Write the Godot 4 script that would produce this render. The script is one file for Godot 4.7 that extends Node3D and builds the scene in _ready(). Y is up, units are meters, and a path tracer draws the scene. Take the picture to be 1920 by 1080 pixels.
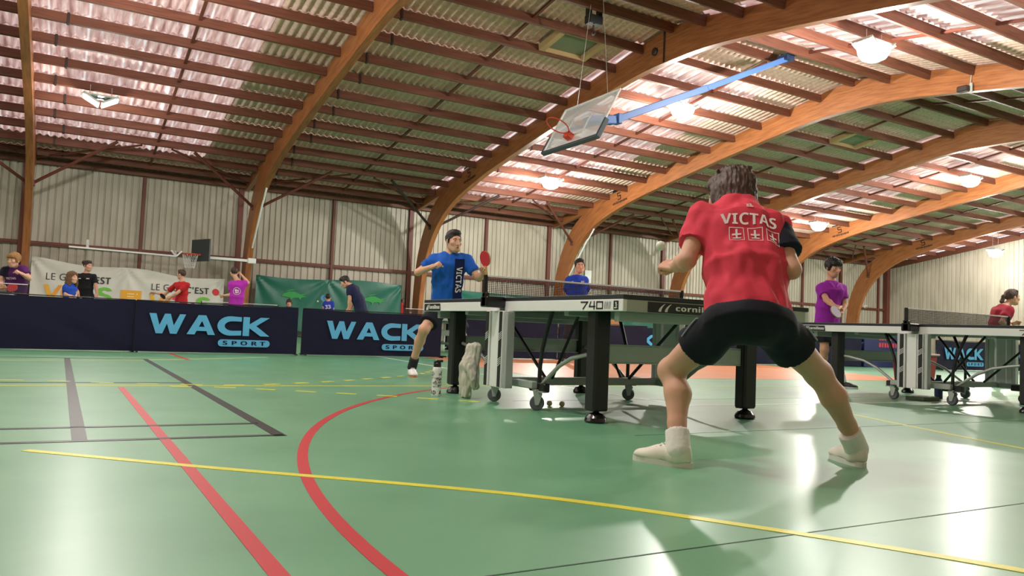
extends Node3D
# A sports hall under glued timber arches, table tennis in play.
# x runs along the hall, -z across it towards the far long wall, y up, metres.

const BAY := 5.967
const X0 := -0.93            # first arch in view
const RIDGE := -12.55        # the ridge line, across the hall
const WALL := -26.4          # face of the far long wall
const GABLE := 38.5          # face of the end wall
const SLOPE := 0.163
var M := {}

func _ready() -> void:
	# camera
	var cam := Camera3D.new()
	cam.name = "camera"
	cam.fov = 40.496
	cam.near = 0.05
	cam.far = 200.0
	add_child(cam)
	var yaw := 0.52294
	var pitch := 0.05373
	var roll := 0.04242
	var fw := Vector3(sin(yaw) * cos(pitch), sin(pitch), -cos(yaw) * cos(pitch))
	var rt := Vector3(cos(yaw), 0, sin(yaw))
	var up := rt.cross(fw)
	cam.basis = Basis(rt * cos(roll) + up * sin(roll), -rt * sin(roll) + up * cos(roll), -fw)
	cam.position = Vector3(0, 0.535, 0)
	cam.current = true
	# overcast sky; daylight enters through the roof lights
	var env := Environment.new()
	var sky := Sky.new()
	var sm := ProceduralSkyMaterial.new()
	sm.sky_top_color = Color(0.93, 0.95, 1.0)
	sm.sky_horizon_color = Color(0.9, 0.92, 0.95)
	sm.ground_horizon_color = Color(0.5, 0.5, 0.48)
	sm.ground_bottom_color = Color(0.4, 0.4, 0.38)
	sm.sky_energy_multiplier = 1.0
	sky.sky_material = sm
	env.background_mode = Environment.BG_SKY
	env.sky = sky
	env.background_energy_multiplier = SKY_ENERGY
	env.tonemap_mode = Environment.TONE_MAPPER_LINEAR
	env.tonemap_exposure = EXPOSURE
	env.sdfgi_enabled = true
	env.ssao_enabled = true
	env.ssil_enabled = true
	var we := WorldEnvironment.new()
	we.name = "environment"
	we.environment = env
	add_child(we)
	materials()
	hall()
	lamps()
	furniture()
	people()
	small_things()

const SKY_ENERGY := 1.7
const EXPOSURE := 1.24
const LAMP_ENERGY := 15.5

# ---------------------------------------------------------------- mesh builder
class MB extends RefCounted:
	var v := PackedVector3Array()
	var n := PackedVector3Array()
	var uv := PackedVector2Array()
	var col := PackedColorArray()
	var tint := Color.WHITE
	var colored := false

	func tri(a: Vector3, b: Vector3, c: Vector3, na: Vector3, nb: Vector3, nc: Vector3, ua := Vector2.ZERO, ub := Vector2.ZERO, uc := Vector2.ZERO) -> void:
		var g := (b - a).cross(c - a)
		if g.dot(na + nb + nc) > 0.0:
			v.append_array([a, c, b]); n.append_array([na, nc, nb]); uv.append_array([ua, uc, ub])
		else:
			v.append_array([a, b, c]); n.append_array([na, nb, nc]); uv.append_array([ua, ub, uc])
		if colored:
			col.append_array([tint, tint, tint])

	func poly(p: Array, out: Vector3) -> void:
		var g: Vector3 = Vector3.ZERO
		for i in range(1, p.size() - 1):
			g += (p[i] - p[0]).cross(p[i + 1] - p[0])
		if g.length_squared() < 1e-18:
			return
		var nn := g.normalized()
		if nn.dot(out) < 0.0:
			nn = -nn
		for i in range(1, p.size() - 1):
			tri(p[0], p[i], p[i + 1], nn, nn, nn)

	func box(c: Vector3, s: Vector3, bv := 0.0, B := Basis()) -> void:
		var h := s * 0.5
		if bv <= 0.0:
			for ax in 3:
				for sg in [-1.0, 1.0]:
					var o := Vector3.ZERO; o[ax] = sg * h[ax]
					var a := Vector3.ZERO; a[(ax + 1) % 3] = h[(ax + 1) % 3]
					var b := Vector3.ZERO; b[(ax + 2) % 3] = h[(ax + 2) % 3]
					var nn := Vector3.ZERO; nn[ax] = sg
					poly([c + B * (o - a - b), c + B * (o + a - b), c + B * (o + a + b), c + B * (o - a + b)], B * nn)
			return
		var q := h - Vector3.ONE * bv
		var P := func(sx, sy, sz, ax) -> Vector3:
			var r := Vector3(q.x * sx, q.y * sy, q.z * sz)
			r[ax] = h[ax] * [sx, sy, sz][ax]
			return c + B * r
		for ax in 3:
			var i := (ax + 1) % 3
			var j := (ax + 2) % 3
			for sg in [-1.0, 1.0]:
				var pts := []
				for q2 in [[-1.0, -1.0], [1.0, -1.0], [1.0, 1.0], [-1.0, 1.0]]:
					var t := [0.0, 0.0, 0.0]; t[ax] = sg; t[i] = q2[0]; t[j] = q2[1]
					pts.append(P.call(t[0], t[1], t[2], ax))
				var nn := Vector3.ZERO; nn[ax] = sg
				poly(pts, B * nn)
			for si in [-1.0, 1.0]:
				for sj in [-1.0, 1.0]:
					var t0 := [0.0, 0.0, 0.0]; t0[ax] = -1.0; t0[i] = si; t0[j] = sj
					var t1 := t0.duplicate(); t1[ax] = 1.0
					var nn2 := Vector3.ZERO; nn2[i] = si; nn2[j] = sj
					poly([P.call(t0[0], t0[1], t0[2], i), P.call(t1[0], t1[1], t1[2], i), P.call(t1[0], t1[1], t1[2], j), P.call(t0[0], t0[1], t0[2], j)], B * nn2)
		for sx in [-1.0, 1.0]:
			for sy in [-1.0, 1.0]:
				for sz in [-1.0, 1.0]:
					poly([P.call(sx, sy, sz, 0), P.call(sx, sy, sz, 1), P.call(sx, sy, sz, 2)], B * Vector3(sx, sy, sz))

	# a straight bar of rectangular section w (sideways) x h (along up)
	func bar(a: Vector3, b: Vector3, w: float, h: float, up := Vector3.UP, bv := 0.0) -> void:
		var d := (b - a)
		var z := d.normalized()
		var x := up.cross(z).normalized()
		var y := z.cross(x)
		box((a + b) * 0.5, Vector3(w, h, d.length()), bv, Basis(x, y, z))

	func tube(p: Array, rad, seg := 8, caps := true) -> void:
		var m := p.size()
		var rings := []
		var nrm := []
		var ref := Vector3.UP
		var d0: Vector3 = (p[1] - p[0]).normalized()
		if abs(d0.dot(ref)) > 0.9:
			ref = Vector3.RIGHT
		var x := ref.cross(d0).normalized()
		for i in m:
			var d: Vector3 = (p[mini(i + 1, m - 1)] - p[maxi(i - 1, 0)]).normalized()
			x = (x - d * x.dot(d)).normalized()
			var y := d.cross(x)
			var r: float = rad[i] if rad is Array else rad
			var ring := []
			var nr := []
			for k in seg:
				var a := TAU * k / seg
				var o := x * cos(a) + y * sin(a)
				ring.append(p[i] + o * r)
				nr.append(o)
			rings.append(ring); nrm.append(nr)
		for i in m - 1:
			for k in seg:
				var k2 := (k + 1) % seg
				tri(rings[i][k], rings[i + 1][k], rings[i + 1][k2], nrm[i][k], nrm[i + 1][k], nrm[i + 1][k2])
				tri(rings[i][k], rings[i + 1][k2], rings[i][k2], nrm[i][k], nrm[i + 1][k2], nrm[i][k2])
		if caps:
			poly(rings[0], -d0)
			poly(rings[m - 1], (p[m - 1] - p[m - 2]).normalized())

	# profile of (radius, height) turned about the y axis of xf
	func lathe(prof: Array, seg: int, xf := Transform3D()) -> void:
		for i in prof.size() - 1:
			var a: Vector2 = prof[i]
			var b: Vector2 = prof[i + 1]
			var t := b - a
			var nl := Vector2(t.y, -t.x).normalized()
			for k in seg:
				var c0 := Vector3(cos(TAU * k / seg), 0, sin(TAU * k / seg))
				var c1 := Vector3(cos(TAU * (k + 1) / seg), 0, sin(TAU * (k + 1) / seg))
				var n0 := xf.basis * (c0 * nl.x + Vector3.UP * nl.y)
				var n1 := xf.basis * (c1 * nl.x + Vector3.UP * nl.y)
				var pa0 := xf * (c0 * a.x + Vector3.UP * a.y)
				var pa1 := xf * (c1 * a.x + Vector3.UP * a.y)
				var pb0 := xf * (c0 * b.x + Vector3.UP * b.y)
				var pb1 := xf * (c1 * b.x + Vector3.UP * b.y)
				if b.x > 1e-6:
					tri(pa0, pb0, pb1, n0, n0, n1)
				if a.x > 1e-6:
					tri(pa0, pb1, pa1, n0, n1, n1)

	# a flat outline in the xy plane of xf, from z = z0 to z = z1
	func prism(q: PackedVector2Array, z0: float, z1: float, xf := Transform3D()) -> void:
		var t := Geometry2D.triangulate_polygon(q)
		var nz := xf.basis.z.normalized()
		for i in range(0, t.size(), 3):
			for z in [z0, z1]:
				var s := nz * (1.0 if z == maxf(z0, z1) else -1.0)
				tri(xf * Vector3(q[t[i]].x, q[t[i]].y, z), xf * Vector3(q[t[i + 1]].x, q[t[i + 1]].y, z), xf * Vector3(q[t[i + 2]].x, q[t[i + 2]].y, z), s, s, s)
		var cw := 1.0 if Geometry2D.is_polygon_clockwise(q) else -1.0
		for i in q.size():
			var a := q[i]
			var b := q[(i + 1) % q.size()]
			var e := (b - a)
			var nn := (xf.basis * Vector3(-e.y * cw, e.x * cw, 0)).normalized()
			poly([xf * Vector3(a.x, a.y, z0), xf * Vector3(b.x, b.y, z0), xf * Vector3(b.x, b.y, z1), xf * Vector3(a.x, a.y, z1)], nn)

	# a surface given by f(i, j); smooth normals, seen from the side that "out" points to
	func grid(nu: int, nv: int, f: Callable, out: Vector3, ust := 1.0, vst := 1.0) -> void:
		var p := []
		for i in nu + 1:
			var row := []
			for j in nv + 1:
				row.append(f.call(float(i) / nu, float(j) / nv))
			p.append(row)
		var nr := []
		for i in nu + 1:
			var row := []
			for j in nv + 1:
				var du: Vector3 = p[mini(i + 1, nu)][j] - p[maxi(i - 1, 0)][j]
				var dv: Vector3 = p[i][mini(j + 1, nv)] - p[i][maxi(j - 1, 0)]
				var g := du.cross(dv).normalized()
				row.append(g if g.dot(out) >= 0 else -g)
			nr.append(row)
		for i in nu:
			for j in nv:
				var ua := Vector2(i * ust / nu, j * vst / nv)
				var ub := Vector2((i + 1) * ust / nu, j * vst / nv)
				var uc := Vector2((i + 1) * ust / nu, (j + 1) * vst / nv)
				var ud := Vector2(i * ust / nu, (j + 1) * vst / nv)
				tri(p[i][j], p[i + 1][j], p[i + 1][j + 1], nr[i][j], nr[i + 1][j], nr[i + 1][j + 1], ua, ub, uc)
				tri(p[i][j], p[i + 1][j + 1], p[i][j + 1], nr[i][j], nr[i + 1][j + 1], nr[i][j + 1], ua, uc, ud)

	func add(o: MB, xf: Transform3D) -> void:
		var nb := xf.basis.inverse().transposed()
		var flip := xf.basis.determinant() < 0.0
		for i in range(0, o.v.size(), 3):
			var a := [i, i + 2, i + 1] if flip else [i, i + 1, i + 2]
			for k in a:
				v.append(xf * o.v[k]); n.append((nb * o.n[k]).normalized()); uv.append(o.uv[k] if o.uv.size() > k else Vector2.ZERO)

	func done(m: Material = null) -> ArrayMesh:
		var am := ArrayMesh.new()
		if v.is_empty():
			return am
		var a := []
		a.resize(Mesh.ARRAY_MAX)
		a[Mesh.ARRAY_VERTEX] = v
		a[Mesh.ARRAY_NORMAL] = n
		if uv.size() == v.size():
			a[Mesh.ARRAY_TEX_UV] = uv
		if colored:
			a[Mesh.ARRAY_COLOR] = col
		am.add_surface_from_arrays(Mesh.PRIMITIVE_TRIANGLES, a)
		if m:
			am.surface_set_material(0, m)
		return am


# ---------------------------------------------------------------- blended distance field, meshed as surface nets
class Blob extends RefCounted:
	var prims := []
	var d := PackedFloat32Array()
	var lo := Vector3.ZERO
	var cell := 0.01
	var nx := 0
	var ny := 0
	var nz := 0
	var ruffle: FastNoiseLite
	var ruffle_amp := 0.0
	var ruffle_scale := Vector3.ONE

	func cap(a: Vector3, b: Vector3, ra: float, rb: float, k := 0.02, cuts := []) -> void:
		var r := maxf(ra, rb)
		prims.append([0, a.min(b) - Vector3.ONE * r, a.max(b) + Vector3.ONE * r, k, cuts, a, b, ra, rb])

	func ell(c: Vector3, r: Vector3, B := Basis(), k := 0.02, cuts := []) -> void:
		var e := Vector3.ZERO
		for i in 3:
			e += (B[i] * r[i]).abs()
		prims.append([1, c - e, c + e, k, cuts, c, r, B])

	# elliptic cone from a to b, flat at both ends; side = axis of the first radius
	func slab(a: Vector3, b: Vector3, side: Vector3, ra: Vector2, rb: Vector2, k := 0.02, cuts := []) -> void:
		var r := maxf(maxf(ra.x, ra.y), maxf(rb.x, rb.y))
		prims.append([2, a.min(b) - Vector3.ONE * r, a.max(b) + Vector3.ONE * r, k, cuts, a, b, side, ra, rb])

	func fill(cell_size: float) -> void:
		cell = cell_size
		lo = Vector3.INF
		var hi := -Vector3.INF
		for p in prims:
			lo = lo.min(p[1]); hi = hi.max(p[2])
		lo -= Vector3.ONE * cell * 3.0
		hi += Vector3.ONE * cell * 3.0
		nx = int(ceil((hi.x - lo.x) / cell)) + 1
		ny = int(ceil((hi.y - lo.y) / cell)) + 1
		nz = int(ceil((hi.z - lo.z) / cell)) + 1
		d.resize(nx * ny * nz)
		d.fill(1.0)
		for p in prims:
			raster(p)

	func raster(p: Array) -> void:
		var k: float = p[3]
		var mg: float = maxf(cell * 2.5, k)
		var i0 := Vector3i(((p[1] - lo - Vector3.ONE * mg) / cell).floor()).clamp(Vector3i.ZERO, Vector3i(nx - 1, ny - 1, nz - 1))
		var i1 := Vector3i(((p[2] - lo + Vector3.ONE * mg) / cell).ceil()).clamp(Vector3i.ZERO, Vector3i(nx - 1, ny - 1, nz - 1))
		var kind: int = p[0]
		var cuts: Array = p[4]
		var hc := not cuts.is_empty()
		var a: Vector3 = p[5]
		var ba := Vector3.ZERO
		var inv := 0.0
		var ra := 0.0
		var rd := 0.0
		var T := Basis()
		var e := Vector3.ONE
		var sx := Vector3.ZERO
		var sz := Vector3.ZERO
		var up := Vector3.ZERO
		var ln := 1.0
		var r2a := Vector2.ZERO
		var r2b := Vector2.ZERO
		if kind == 0:
			ba = p[6] - a
			inv = 1.0 / maxf(ba.length_squared(), 1e-9)
			ra = p[7]; rd = p[8] - p[7]
		elif kind == 1:
			e = p[6]
			T = (p[7] as Basis).transposed()
		else:
			ba = p[6] - a
			ln = ba.length(); up = ba / ln
			sx = (p[7] - up * up.dot(p[7])).normalized()
			sz = sx.cross(up)
			r2a = p[8]; r2b = p[9]
		for z in range(i0.z, i1.z + 1):
			for y in range(i0.y, i1.y + 1):
				var at := (z * ny + y) * nx
				for x in range(i0.x, i1.x + 1):
					var w := lo + Vector3(x, y, z) * cell
					var q := w - a
					var f := 0.0
					if kind == 0:
						var t := clampf(q.dot(ba) * inv, 0.0, 1.0)
						f = (q - ba * t).length() - ra - rd * t
					elif kind == 1:
						var l := T * q
						var k0 := (l / e).length()
						f = k0 * (k0 - 1.0) / maxf((l / (e * e)).length(), 1e-6)
					else:
						var t := q.dot(up)
						var u := clampf(t / ln, 0.0, 1.0)
						var r := r2a.lerp(r2b, u)
						f = (Vector2(q.dot(sx) / r.x, q.dot(sz) / r.y).length() - 1.0) * minf(r.x, r.y)
						f = maxf(f, maxf(-t, t - ln))
					if hc:
						for c in cuts:
							f = maxf(f, c[0].dot(w) - c[1])
					var o := d[at + x]
					var h := maxf(k - absf(o - f), 0.0)
					d[at + x] = minf(o, f) - h * h / (4.0 * k)

	func sample(p: Vector3) -> float:
		var q := (p - lo) / cell
		var i := Vector3i(q.floor())
		if i.x < 0 or i.y < 0 or i.z < 0 or i.x >= nx - 1 or i.y >= ny - 1 or i.z >= nz - 1:
			return 1.0
		var f := q - Vector3(i)
		var at := (i.z * ny + i.y) * nx + i.x
		var s := nx * ny
		var c00 := lerpf(d[at], d[at + 1], f.x)
		var c10 := lerpf(d[at + nx], d[at + nx + 1], f.x)
		var c01 := lerpf(d[at + s], d[at + s + 1], f.x)
		var c11 := lerpf(d[at + s + nx], d[at + s + nx + 1], f.x)
		return lerpf(lerpf(c00, c10, f.y), lerpf(c01, c11, f.y), f.z)

	# the first point along "dir" from "from" where the surface lies
	func hit(from: Vector3, dir: Vector3, far := 0.6) -> Vector3:
		var t := 0.0
		var last := 1.0
		while t < far:
			var f := sample(from + dir * t)
			if f < 0.0:
				return from + dir * (t - cell * 0.4 * (f / minf(f - last, -1e-6)))
			last = f
			t += cell * 0.4
		return from + dir * far

	func nets(o: MB, noise: FastNoiseLite = null, amp := 0.0, nscale := Vector3.ONE) -> void:
		ruffle = noise; ruffle_amp = amp; ruffle_scale = nscale
		var id := PackedInt32Array()
		id.resize(d.size())
		id.fill(-1)
		var pts := PackedVector3Array()
		var cells := PackedInt32Array()
		var s := nx * ny
		var offs := [0, 1, nx, nx + 1, s, s + 1, s + nx, s + nx + 1]
		var co := [Vector3(0, 0, 0), Vector3(1, 0, 0), Vector3(0, 1, 0), Vector3(1, 1, 0), Vector3(0, 0, 1), Vector3(1, 0, 1), Vector3(0, 1, 1), Vector3(1, 1, 1)]
		var edges := [[0, 1], [2, 3], [4, 5], [6, 7], [0, 2], [1, 3], [4, 6], [5, 7], [0, 4], [1, 5], [2, 6], [3, 7]]
		var band := cell * 2.2
		for z in nz - 1:
			for y in ny - 1:
				var at := (z * ny + y) * nx
				for x in nx - 1:
					var i := at + x
					var f0 := d[i]
					if f0 > band or f0 < -band:
						continue
					var m := 0
					for k in 8:
						if d[i + offs[k]] < 0.0:
							m += 1
					if m == 0 or m == 8:
						continue
					var sum := Vector3.ZERO
					var c := 0
					for e in edges:
						var fa := d[i + offs[e[0]]]
						var fb := d[i + offs[e[1]]]
						if (fa < 0.0) != (fb < 0.0):
							sum += co[e[0]].lerp(co[e[1]], fa / (fa - fb))
							c += 1
					id[i] = pts.size()
					pts.append(lo + (Vector3(x, y, z) + sum / c) * cell)
					cells.append(i)
		var nrm := PackedVector3Array()
		nrm.resize(pts.size())
		var quads := PackedInt32Array()
		var ax := [1, nx, s]
		for n0 in cells.size():
			var i := cells[n0]
			var neg := d[i] < 0.0
			for k in 3:
				if (d[i + ax[k]] < 0.0) == neg:
					continue
				var u: int = ax[(k + 1) % 3]
				var w: int = ax[(k + 2) % 3]
				var q0 := id[i]
				var q1 := id[i - u]
				var q2 := id[i - u - w]
				var q3 := id[i - w]
				if q1 < 0 or q2 < 0 or q3 < 0:
					continue
				if neg:
					quads.append_array([q0, q1, q2, q3])
				else:
					quads.append_array([q0, q3, q2, q1])
		for pass_ in (2 if noise else 1):
			nrm.fill(Vector3.ZERO)
			for i in range(0, quads.size(), 4):
				var g := (pts[quads[i + 2]] - pts[quads[i]]).cross(pts[quads[i + 3]] - pts[quads[i + 1]])
				for k in 4:
					nrm[quads[i + k]] += g
			for i in nrm.size():
				nrm[i] = nrm[i].normalized()
			if noise and pass_ == 0:
				for i in pts.size():
					pts[i] += nrm[i] * noise.get_noise_3dv(pts[i] * nscale) * amp
		for i in range(0, quads.size(), 4):
			var a := quads[i]
			var b := quads[i + 1]
			var c := quads[i + 2]
			var e := quads[i + 3]
			o.tri(pts[a], pts[b], pts[c], nrm[a], nrm[b], nrm[c])
			o.tri(pts[a], pts[c], pts[e], nrm[a], nrm[c], nrm[e])


# ---------------------------------------------------------------- node helpers
func put(parent: Node, called: String, mesh: Mesh, m: Material = null, xf := Transform3D()) -> MeshInstance3D:
	var o := MeshInstance3D.new()
	o.name = called
	o.mesh = mesh
	if m:
		o.material_override = m
	o.transform = xf
	parent.add_child(o, true)
	return o

var used := {}
func numbered(called: String) -> String:
	var k: int = used.get(called, 0)
	used[called] = k + 1
	return called if k == 0 else "%s_%03d" % [called, k]

func thing(called: String, label: String, category: String, at := Vector3.ZERO, turn := 0.0, group := "") -> Node3D:
	var o := Node3D.new()
	o.name = numbered(called)
	add_child(o, true)
	o.position = at
	o.rotation.y = turn
	tag(o, label, category, group)
	return o

func tag(o: Node, label: String, category := "", group := "") -> void:
	o.set_meta("label", label)
	if category:
		o.set_meta("category", category)
	if group:
		o.set_meta("group", group)

func structure(called: String) -> Node3D:
	var o := Node3D.new()
	o.name = called
	o.set_meta("kind", "structure")
	add_child(o, true)
	return o

func copy_of(src: Node3D, at: Vector3, turn: float, label: String) -> Node3D:
	var o: Node3D = src.duplicate()
	o.name = numbered(String(src.name).rstrip("0123456789_"))
	add_child(o, true)
	o.position = at
	o.rotation.y = turn
	o.set_meta("label", label)
	return o

func col(r: int, g: int, b: int) -> Color:
	return Color(r / 255.0, g / 255.0, b / 255.0)

func mat(c: Color, rough := 0.6, metal := 0.0, spec := 0.5) -> StandardMaterial3D:
	var m := StandardMaterial3D.new()
	m.albedo_color = c
	m.roughness = rough
	m.metallic = metal
	m.metallic_specular = spec
	return m

func noise_tex(freq: float, ramp: Array, size := 256, oct := 4, seed_ := 1, normal := false, kind := FastNoiseLite.TYPE_SIMPLEX_SMOOTH) -> NoiseTexture2D:
	var f := FastNoiseLite.new()
	f.noise_type = kind
	f.frequency = freq
	f.fractal_octaves = oct
	f.seed = seed_
	var t := NoiseTexture2D.new()
	t.width = size
	t.height = size
	t.seamless = true
	t.noise = f
	t.as_normal_map = normal
	if not ramp.is_empty():
		var g := Gradient.new()
		g.offsets = PackedFloat32Array()
		var os := PackedFloat32Array()
		var cs := PackedColorArray()
		for i in ramp.size():
			os.append(float(i) / (ramp.size() - 1))
			cs.append(ramp[i])
		g.offsets = os
		g.colors = cs
		t.color_ramp = g
	return t

func tri_mat(tex: Texture2D, scale: Vector3, rough := 0.7, world := true) -> StandardMaterial3D:
	var m := mat(Color.WHITE, rough)
	m.albedo_texture = tex
	m.uv1_triplanar = true
	m.uv1_world_triplanar = world
	m.uv1_scale = scale
	return m

# lettering as a mesh lying in xy, its left end at x = 0 and its baseline at y = 0; h = height of capitals
func letters(text: String, h: float, bold := true, depth := 0.002, serif := false) -> MB:
	var t := TextMesh.new()
	var f := SystemFont.new()
	f.font_names = PackedStringArray(["Droid Serif" if serif else "Droid Sans"])
	f.font_weight = 700 if bold else 400
	t.font = f
	t.text = text
	t.font_size = 64
	t.pixel_size = h / 45.6
	t.depth = depth
	t.curve_step = 4.0
	t.horizontal_alignment = HORIZONTAL_ALIGNMENT_LEFT
	t.vertical_alignment = VERTICAL_ALIGNMENT_BOTTOM
	var o := MB.new()
	var low := INF
	var left := INF
	for s in t.get_surface_count():
		var a := t.surface_get_arrays(s)
		var vs: PackedVector3Array = a[Mesh.ARRAY_VERTEX]
		var ns: PackedVector3Array = a[Mesh.ARRAY_NORMAL]
		var ix = a[Mesh.ARRAY_INDEX]
		var idx: PackedInt32Array = ix if ix != null else PackedInt32Array(range(vs.size()))
		for i in idx:
			o.v.append(vs[i]); o.n.append(ns[i]); o.uv.append(Vector2.ZERO)
			low = minf(low, vs[i].y); left = minf(left, vs[i].x)
	if o.v.is_empty():
		return o
	for i in o.v.size():
		o.v[i] -= Vector3(left, low, 0)
	return o

func width_of(o: MB) -> float:
	var r := 0.0
	for p in o.v:
		r = maxf(r, p.x)
	return r

# print on cloth: every corner of a flat mesh is laid onto the surface of the field
func printed(src: MB, field: Blob, xf: Transform3D, off := 0.002) -> MB:
	var o := MB.new()
	var dir := -xf.basis.z.normalized()
	for i in range(0, src.v.size(), 3):
		if src.n[i].z < 0.5:
			continue
		for k in 3:
			var w := xf * Vector3(src.v[i + k].x, src.v[i + k].y, 0)
			var at := field.hit(w, dir)
			var lift := off
			if field.ruffle:
				lift += field.ruffle.get_noise_3dv(at * field.ruffle_scale) * field.ruffle_amp
			o.v.append(at - dir * lift)
			o.n.append(-dir)
			o.uv.append(Vector2.ZERO)
	return o

# ---------------------------------------------------------------- materials
func materials() -> void:
	var grain := noise_tex(0.02, [col(122, 72, 40), col(148, 90, 50), col(160, 100, 57), col(174, 113, 66)], 512, 5, 3)
	M.glulam = mat(Color.WHITE, 0.42)
	M.glulam.albedo_texture = grain
	M.glulam.uv1_scale = Vector3(0.12, 1.6, 1)
	M.timber = tri_mat(noise_tex(0.03, [col(78, 42, 30), col(106, 60, 42), col(120, 72, 50)], 256, 4, 5), Vector3(0.15, 3.0, 3.0), 0.6)
	M.steel_red = mat(col(104, 54, 40), 0.55)
	M.steel_dark = mat(col(50, 36, 32), 0.5)
	M.cement = tri_mat(noise_tex(0.05, [col(172, 141, 127), col(204, 173, 158), col(218, 187, 172), col(230, 200, 186)], 256, 4, 7), Vector3(0.7, 0.7, 0.7), 0.85)
	# aged translucent sheet: pinkish, streaked along the fall of the roof, clearer along every second rib
	var im := Image.create(384, 96, false, Image.FORMAT_RGB8)
	var sn := FastNoiseLite.new()
	sn.seed = 9
	sn.frequency = 0.035
	sn.fractal_octaves = 4
	var ramp := Gradient.new()
	ramp.offsets = PackedFloat32Array([0.0, 0.35, 0.6, 0.85, 1.0])
	ramp.colors = PackedColorArray([col(150, 112, 104), col(198, 158, 148), col(220, 186, 176), col(240, 220, 212), col(254, 248, 244)])
	for x in 384:
		var ph := fposmod(x / 48.0, 1.0)
		var rib := exp(-pow((ph - 0.5) / 0.085, 2.0)) * (0.45 + 0.35 * sin(floorf(x / 48.0) * 2.4))
		for y in 96:
			# blended at the ends so that the sheet repeats
			var k := x / 384.0
			var n := lerpf(sn.get_noise_2d(x * 1.6, y * 0.5), sn.get_noise_2d((x - 384) * 1.6, y * 0.5), k)
			im.set_pixel(x, y, ramp.sample(clampf(0.5 + n * 0.75 + rib, 0.0, 1.0)))
	var st := ImageTexture.create_from_image(im)
	M.skylight = mat(Color.WHITE, 0.6)
	M.skylight.albedo_texture = st
	M.skylight.uv1_scale = Vector3(1, 0.5, 1)
	M.skylight.backlight_enabled = true
	M.skylight.backlight = Color(0.95, 0.93, 0.92)
	M.skylight.cull_mode = BaseMaterial3D.CULL_DISABLED
	M.cladding = tri_mat(noise_tex(0.02, [col(164, 156, 140), col(180, 172, 156), col(188, 181, 166)], 256, 3, 13), Vector3(0.25, 0.08, 0.25), 0.5)
	M.shell = mat(col(120, 116, 108), 0.9)
	var fl := noise_tex(0.012, [col(88, 152, 112), col(96, 161, 120), col(102, 166, 125), col(110, 173, 134)], 512, 5, 17)
	M.floor = tri_mat(fl, Vector3(0.25, 0.25, 0.25), 0.3)
	M.floor.metallic_specular = 0.5
	M.floor.roughness = 0.5
	M.floor.clearcoat_enabled = true
	M.floor.clearcoat = 0.65
	M.floor.clearcoat_roughness = 0.28
	M.floor.heightmap_enabled = false
	M.floor.heightmap_scale = 0.06
	M.floor.heightmap_texture = noise_tex(0.12, [], 256, 3, 23)
	M.floor_orange = tri_mat(noise_tex(0.012, [col(206, 132, 92), col(222, 150, 108)], 256, 4, 29), Vector3(0.25, 0.25, 0.25), 0.36)
	M.line_black = mat(col(42, 42, 46), 0.4)
	M.line_red = mat(col(196, 56, 66), 0.4)
	M.line_yellow = mat(col(222, 218, 78), 0.4)
	M.line_white = mat(col(220, 222, 216), 0.4)
	M.seam = mat(col(52, 84, 66), 0.5)
	M.black = mat(col(22, 23, 26), 0.45)
	M.black_gloss = mat(col(18, 19, 22), 0.25)
	M.rubber = mat(col(92, 96, 102), 0.55)
	M.white = mat(col(232, 234, 234), 0.4)
	M.alu = mat(col(196, 200, 204), 0.38, 0.55)
	M.grey = mat(col(168, 176, 172), 0.45)
	M.grey_tube = mat(col(176, 178, 176), 0.35, 0.4)
	M.chrome = mat(col(200, 200, 202), 0.2, 0.9)
	M.navy = mat(col(22, 24, 50), 0.6, 0.0, 0.3)
	M.sky_blue = mat(col(92, 176, 226), 0.5)
	M.red_rubber = mat(col(190, 40, 52), 0.55)
	M.ball = mat(col(238, 236, 226), 0.4)
	M.tan_ball = mat(col(206, 186, 140), 0.5)
	M.wood_light = mat(col(206, 164, 108), 0.5)
	M.lamp_glow = mat(Color.WHITE, 0.4)
	M.lamp_glow.emission_enabled = true
	M.lamp_glow.emission = Color(1.0, 0.985, 0.96)
	M.lamp_glow.emission_energy_multiplier = 9.0
	M.lamp_dim = M.lamp_glow.duplicate()
	M.lamp_dim.emission_energy_multiplier = 1.3

func arch_x(k: int) -> float:
	return X0 + BAY * k

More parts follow.
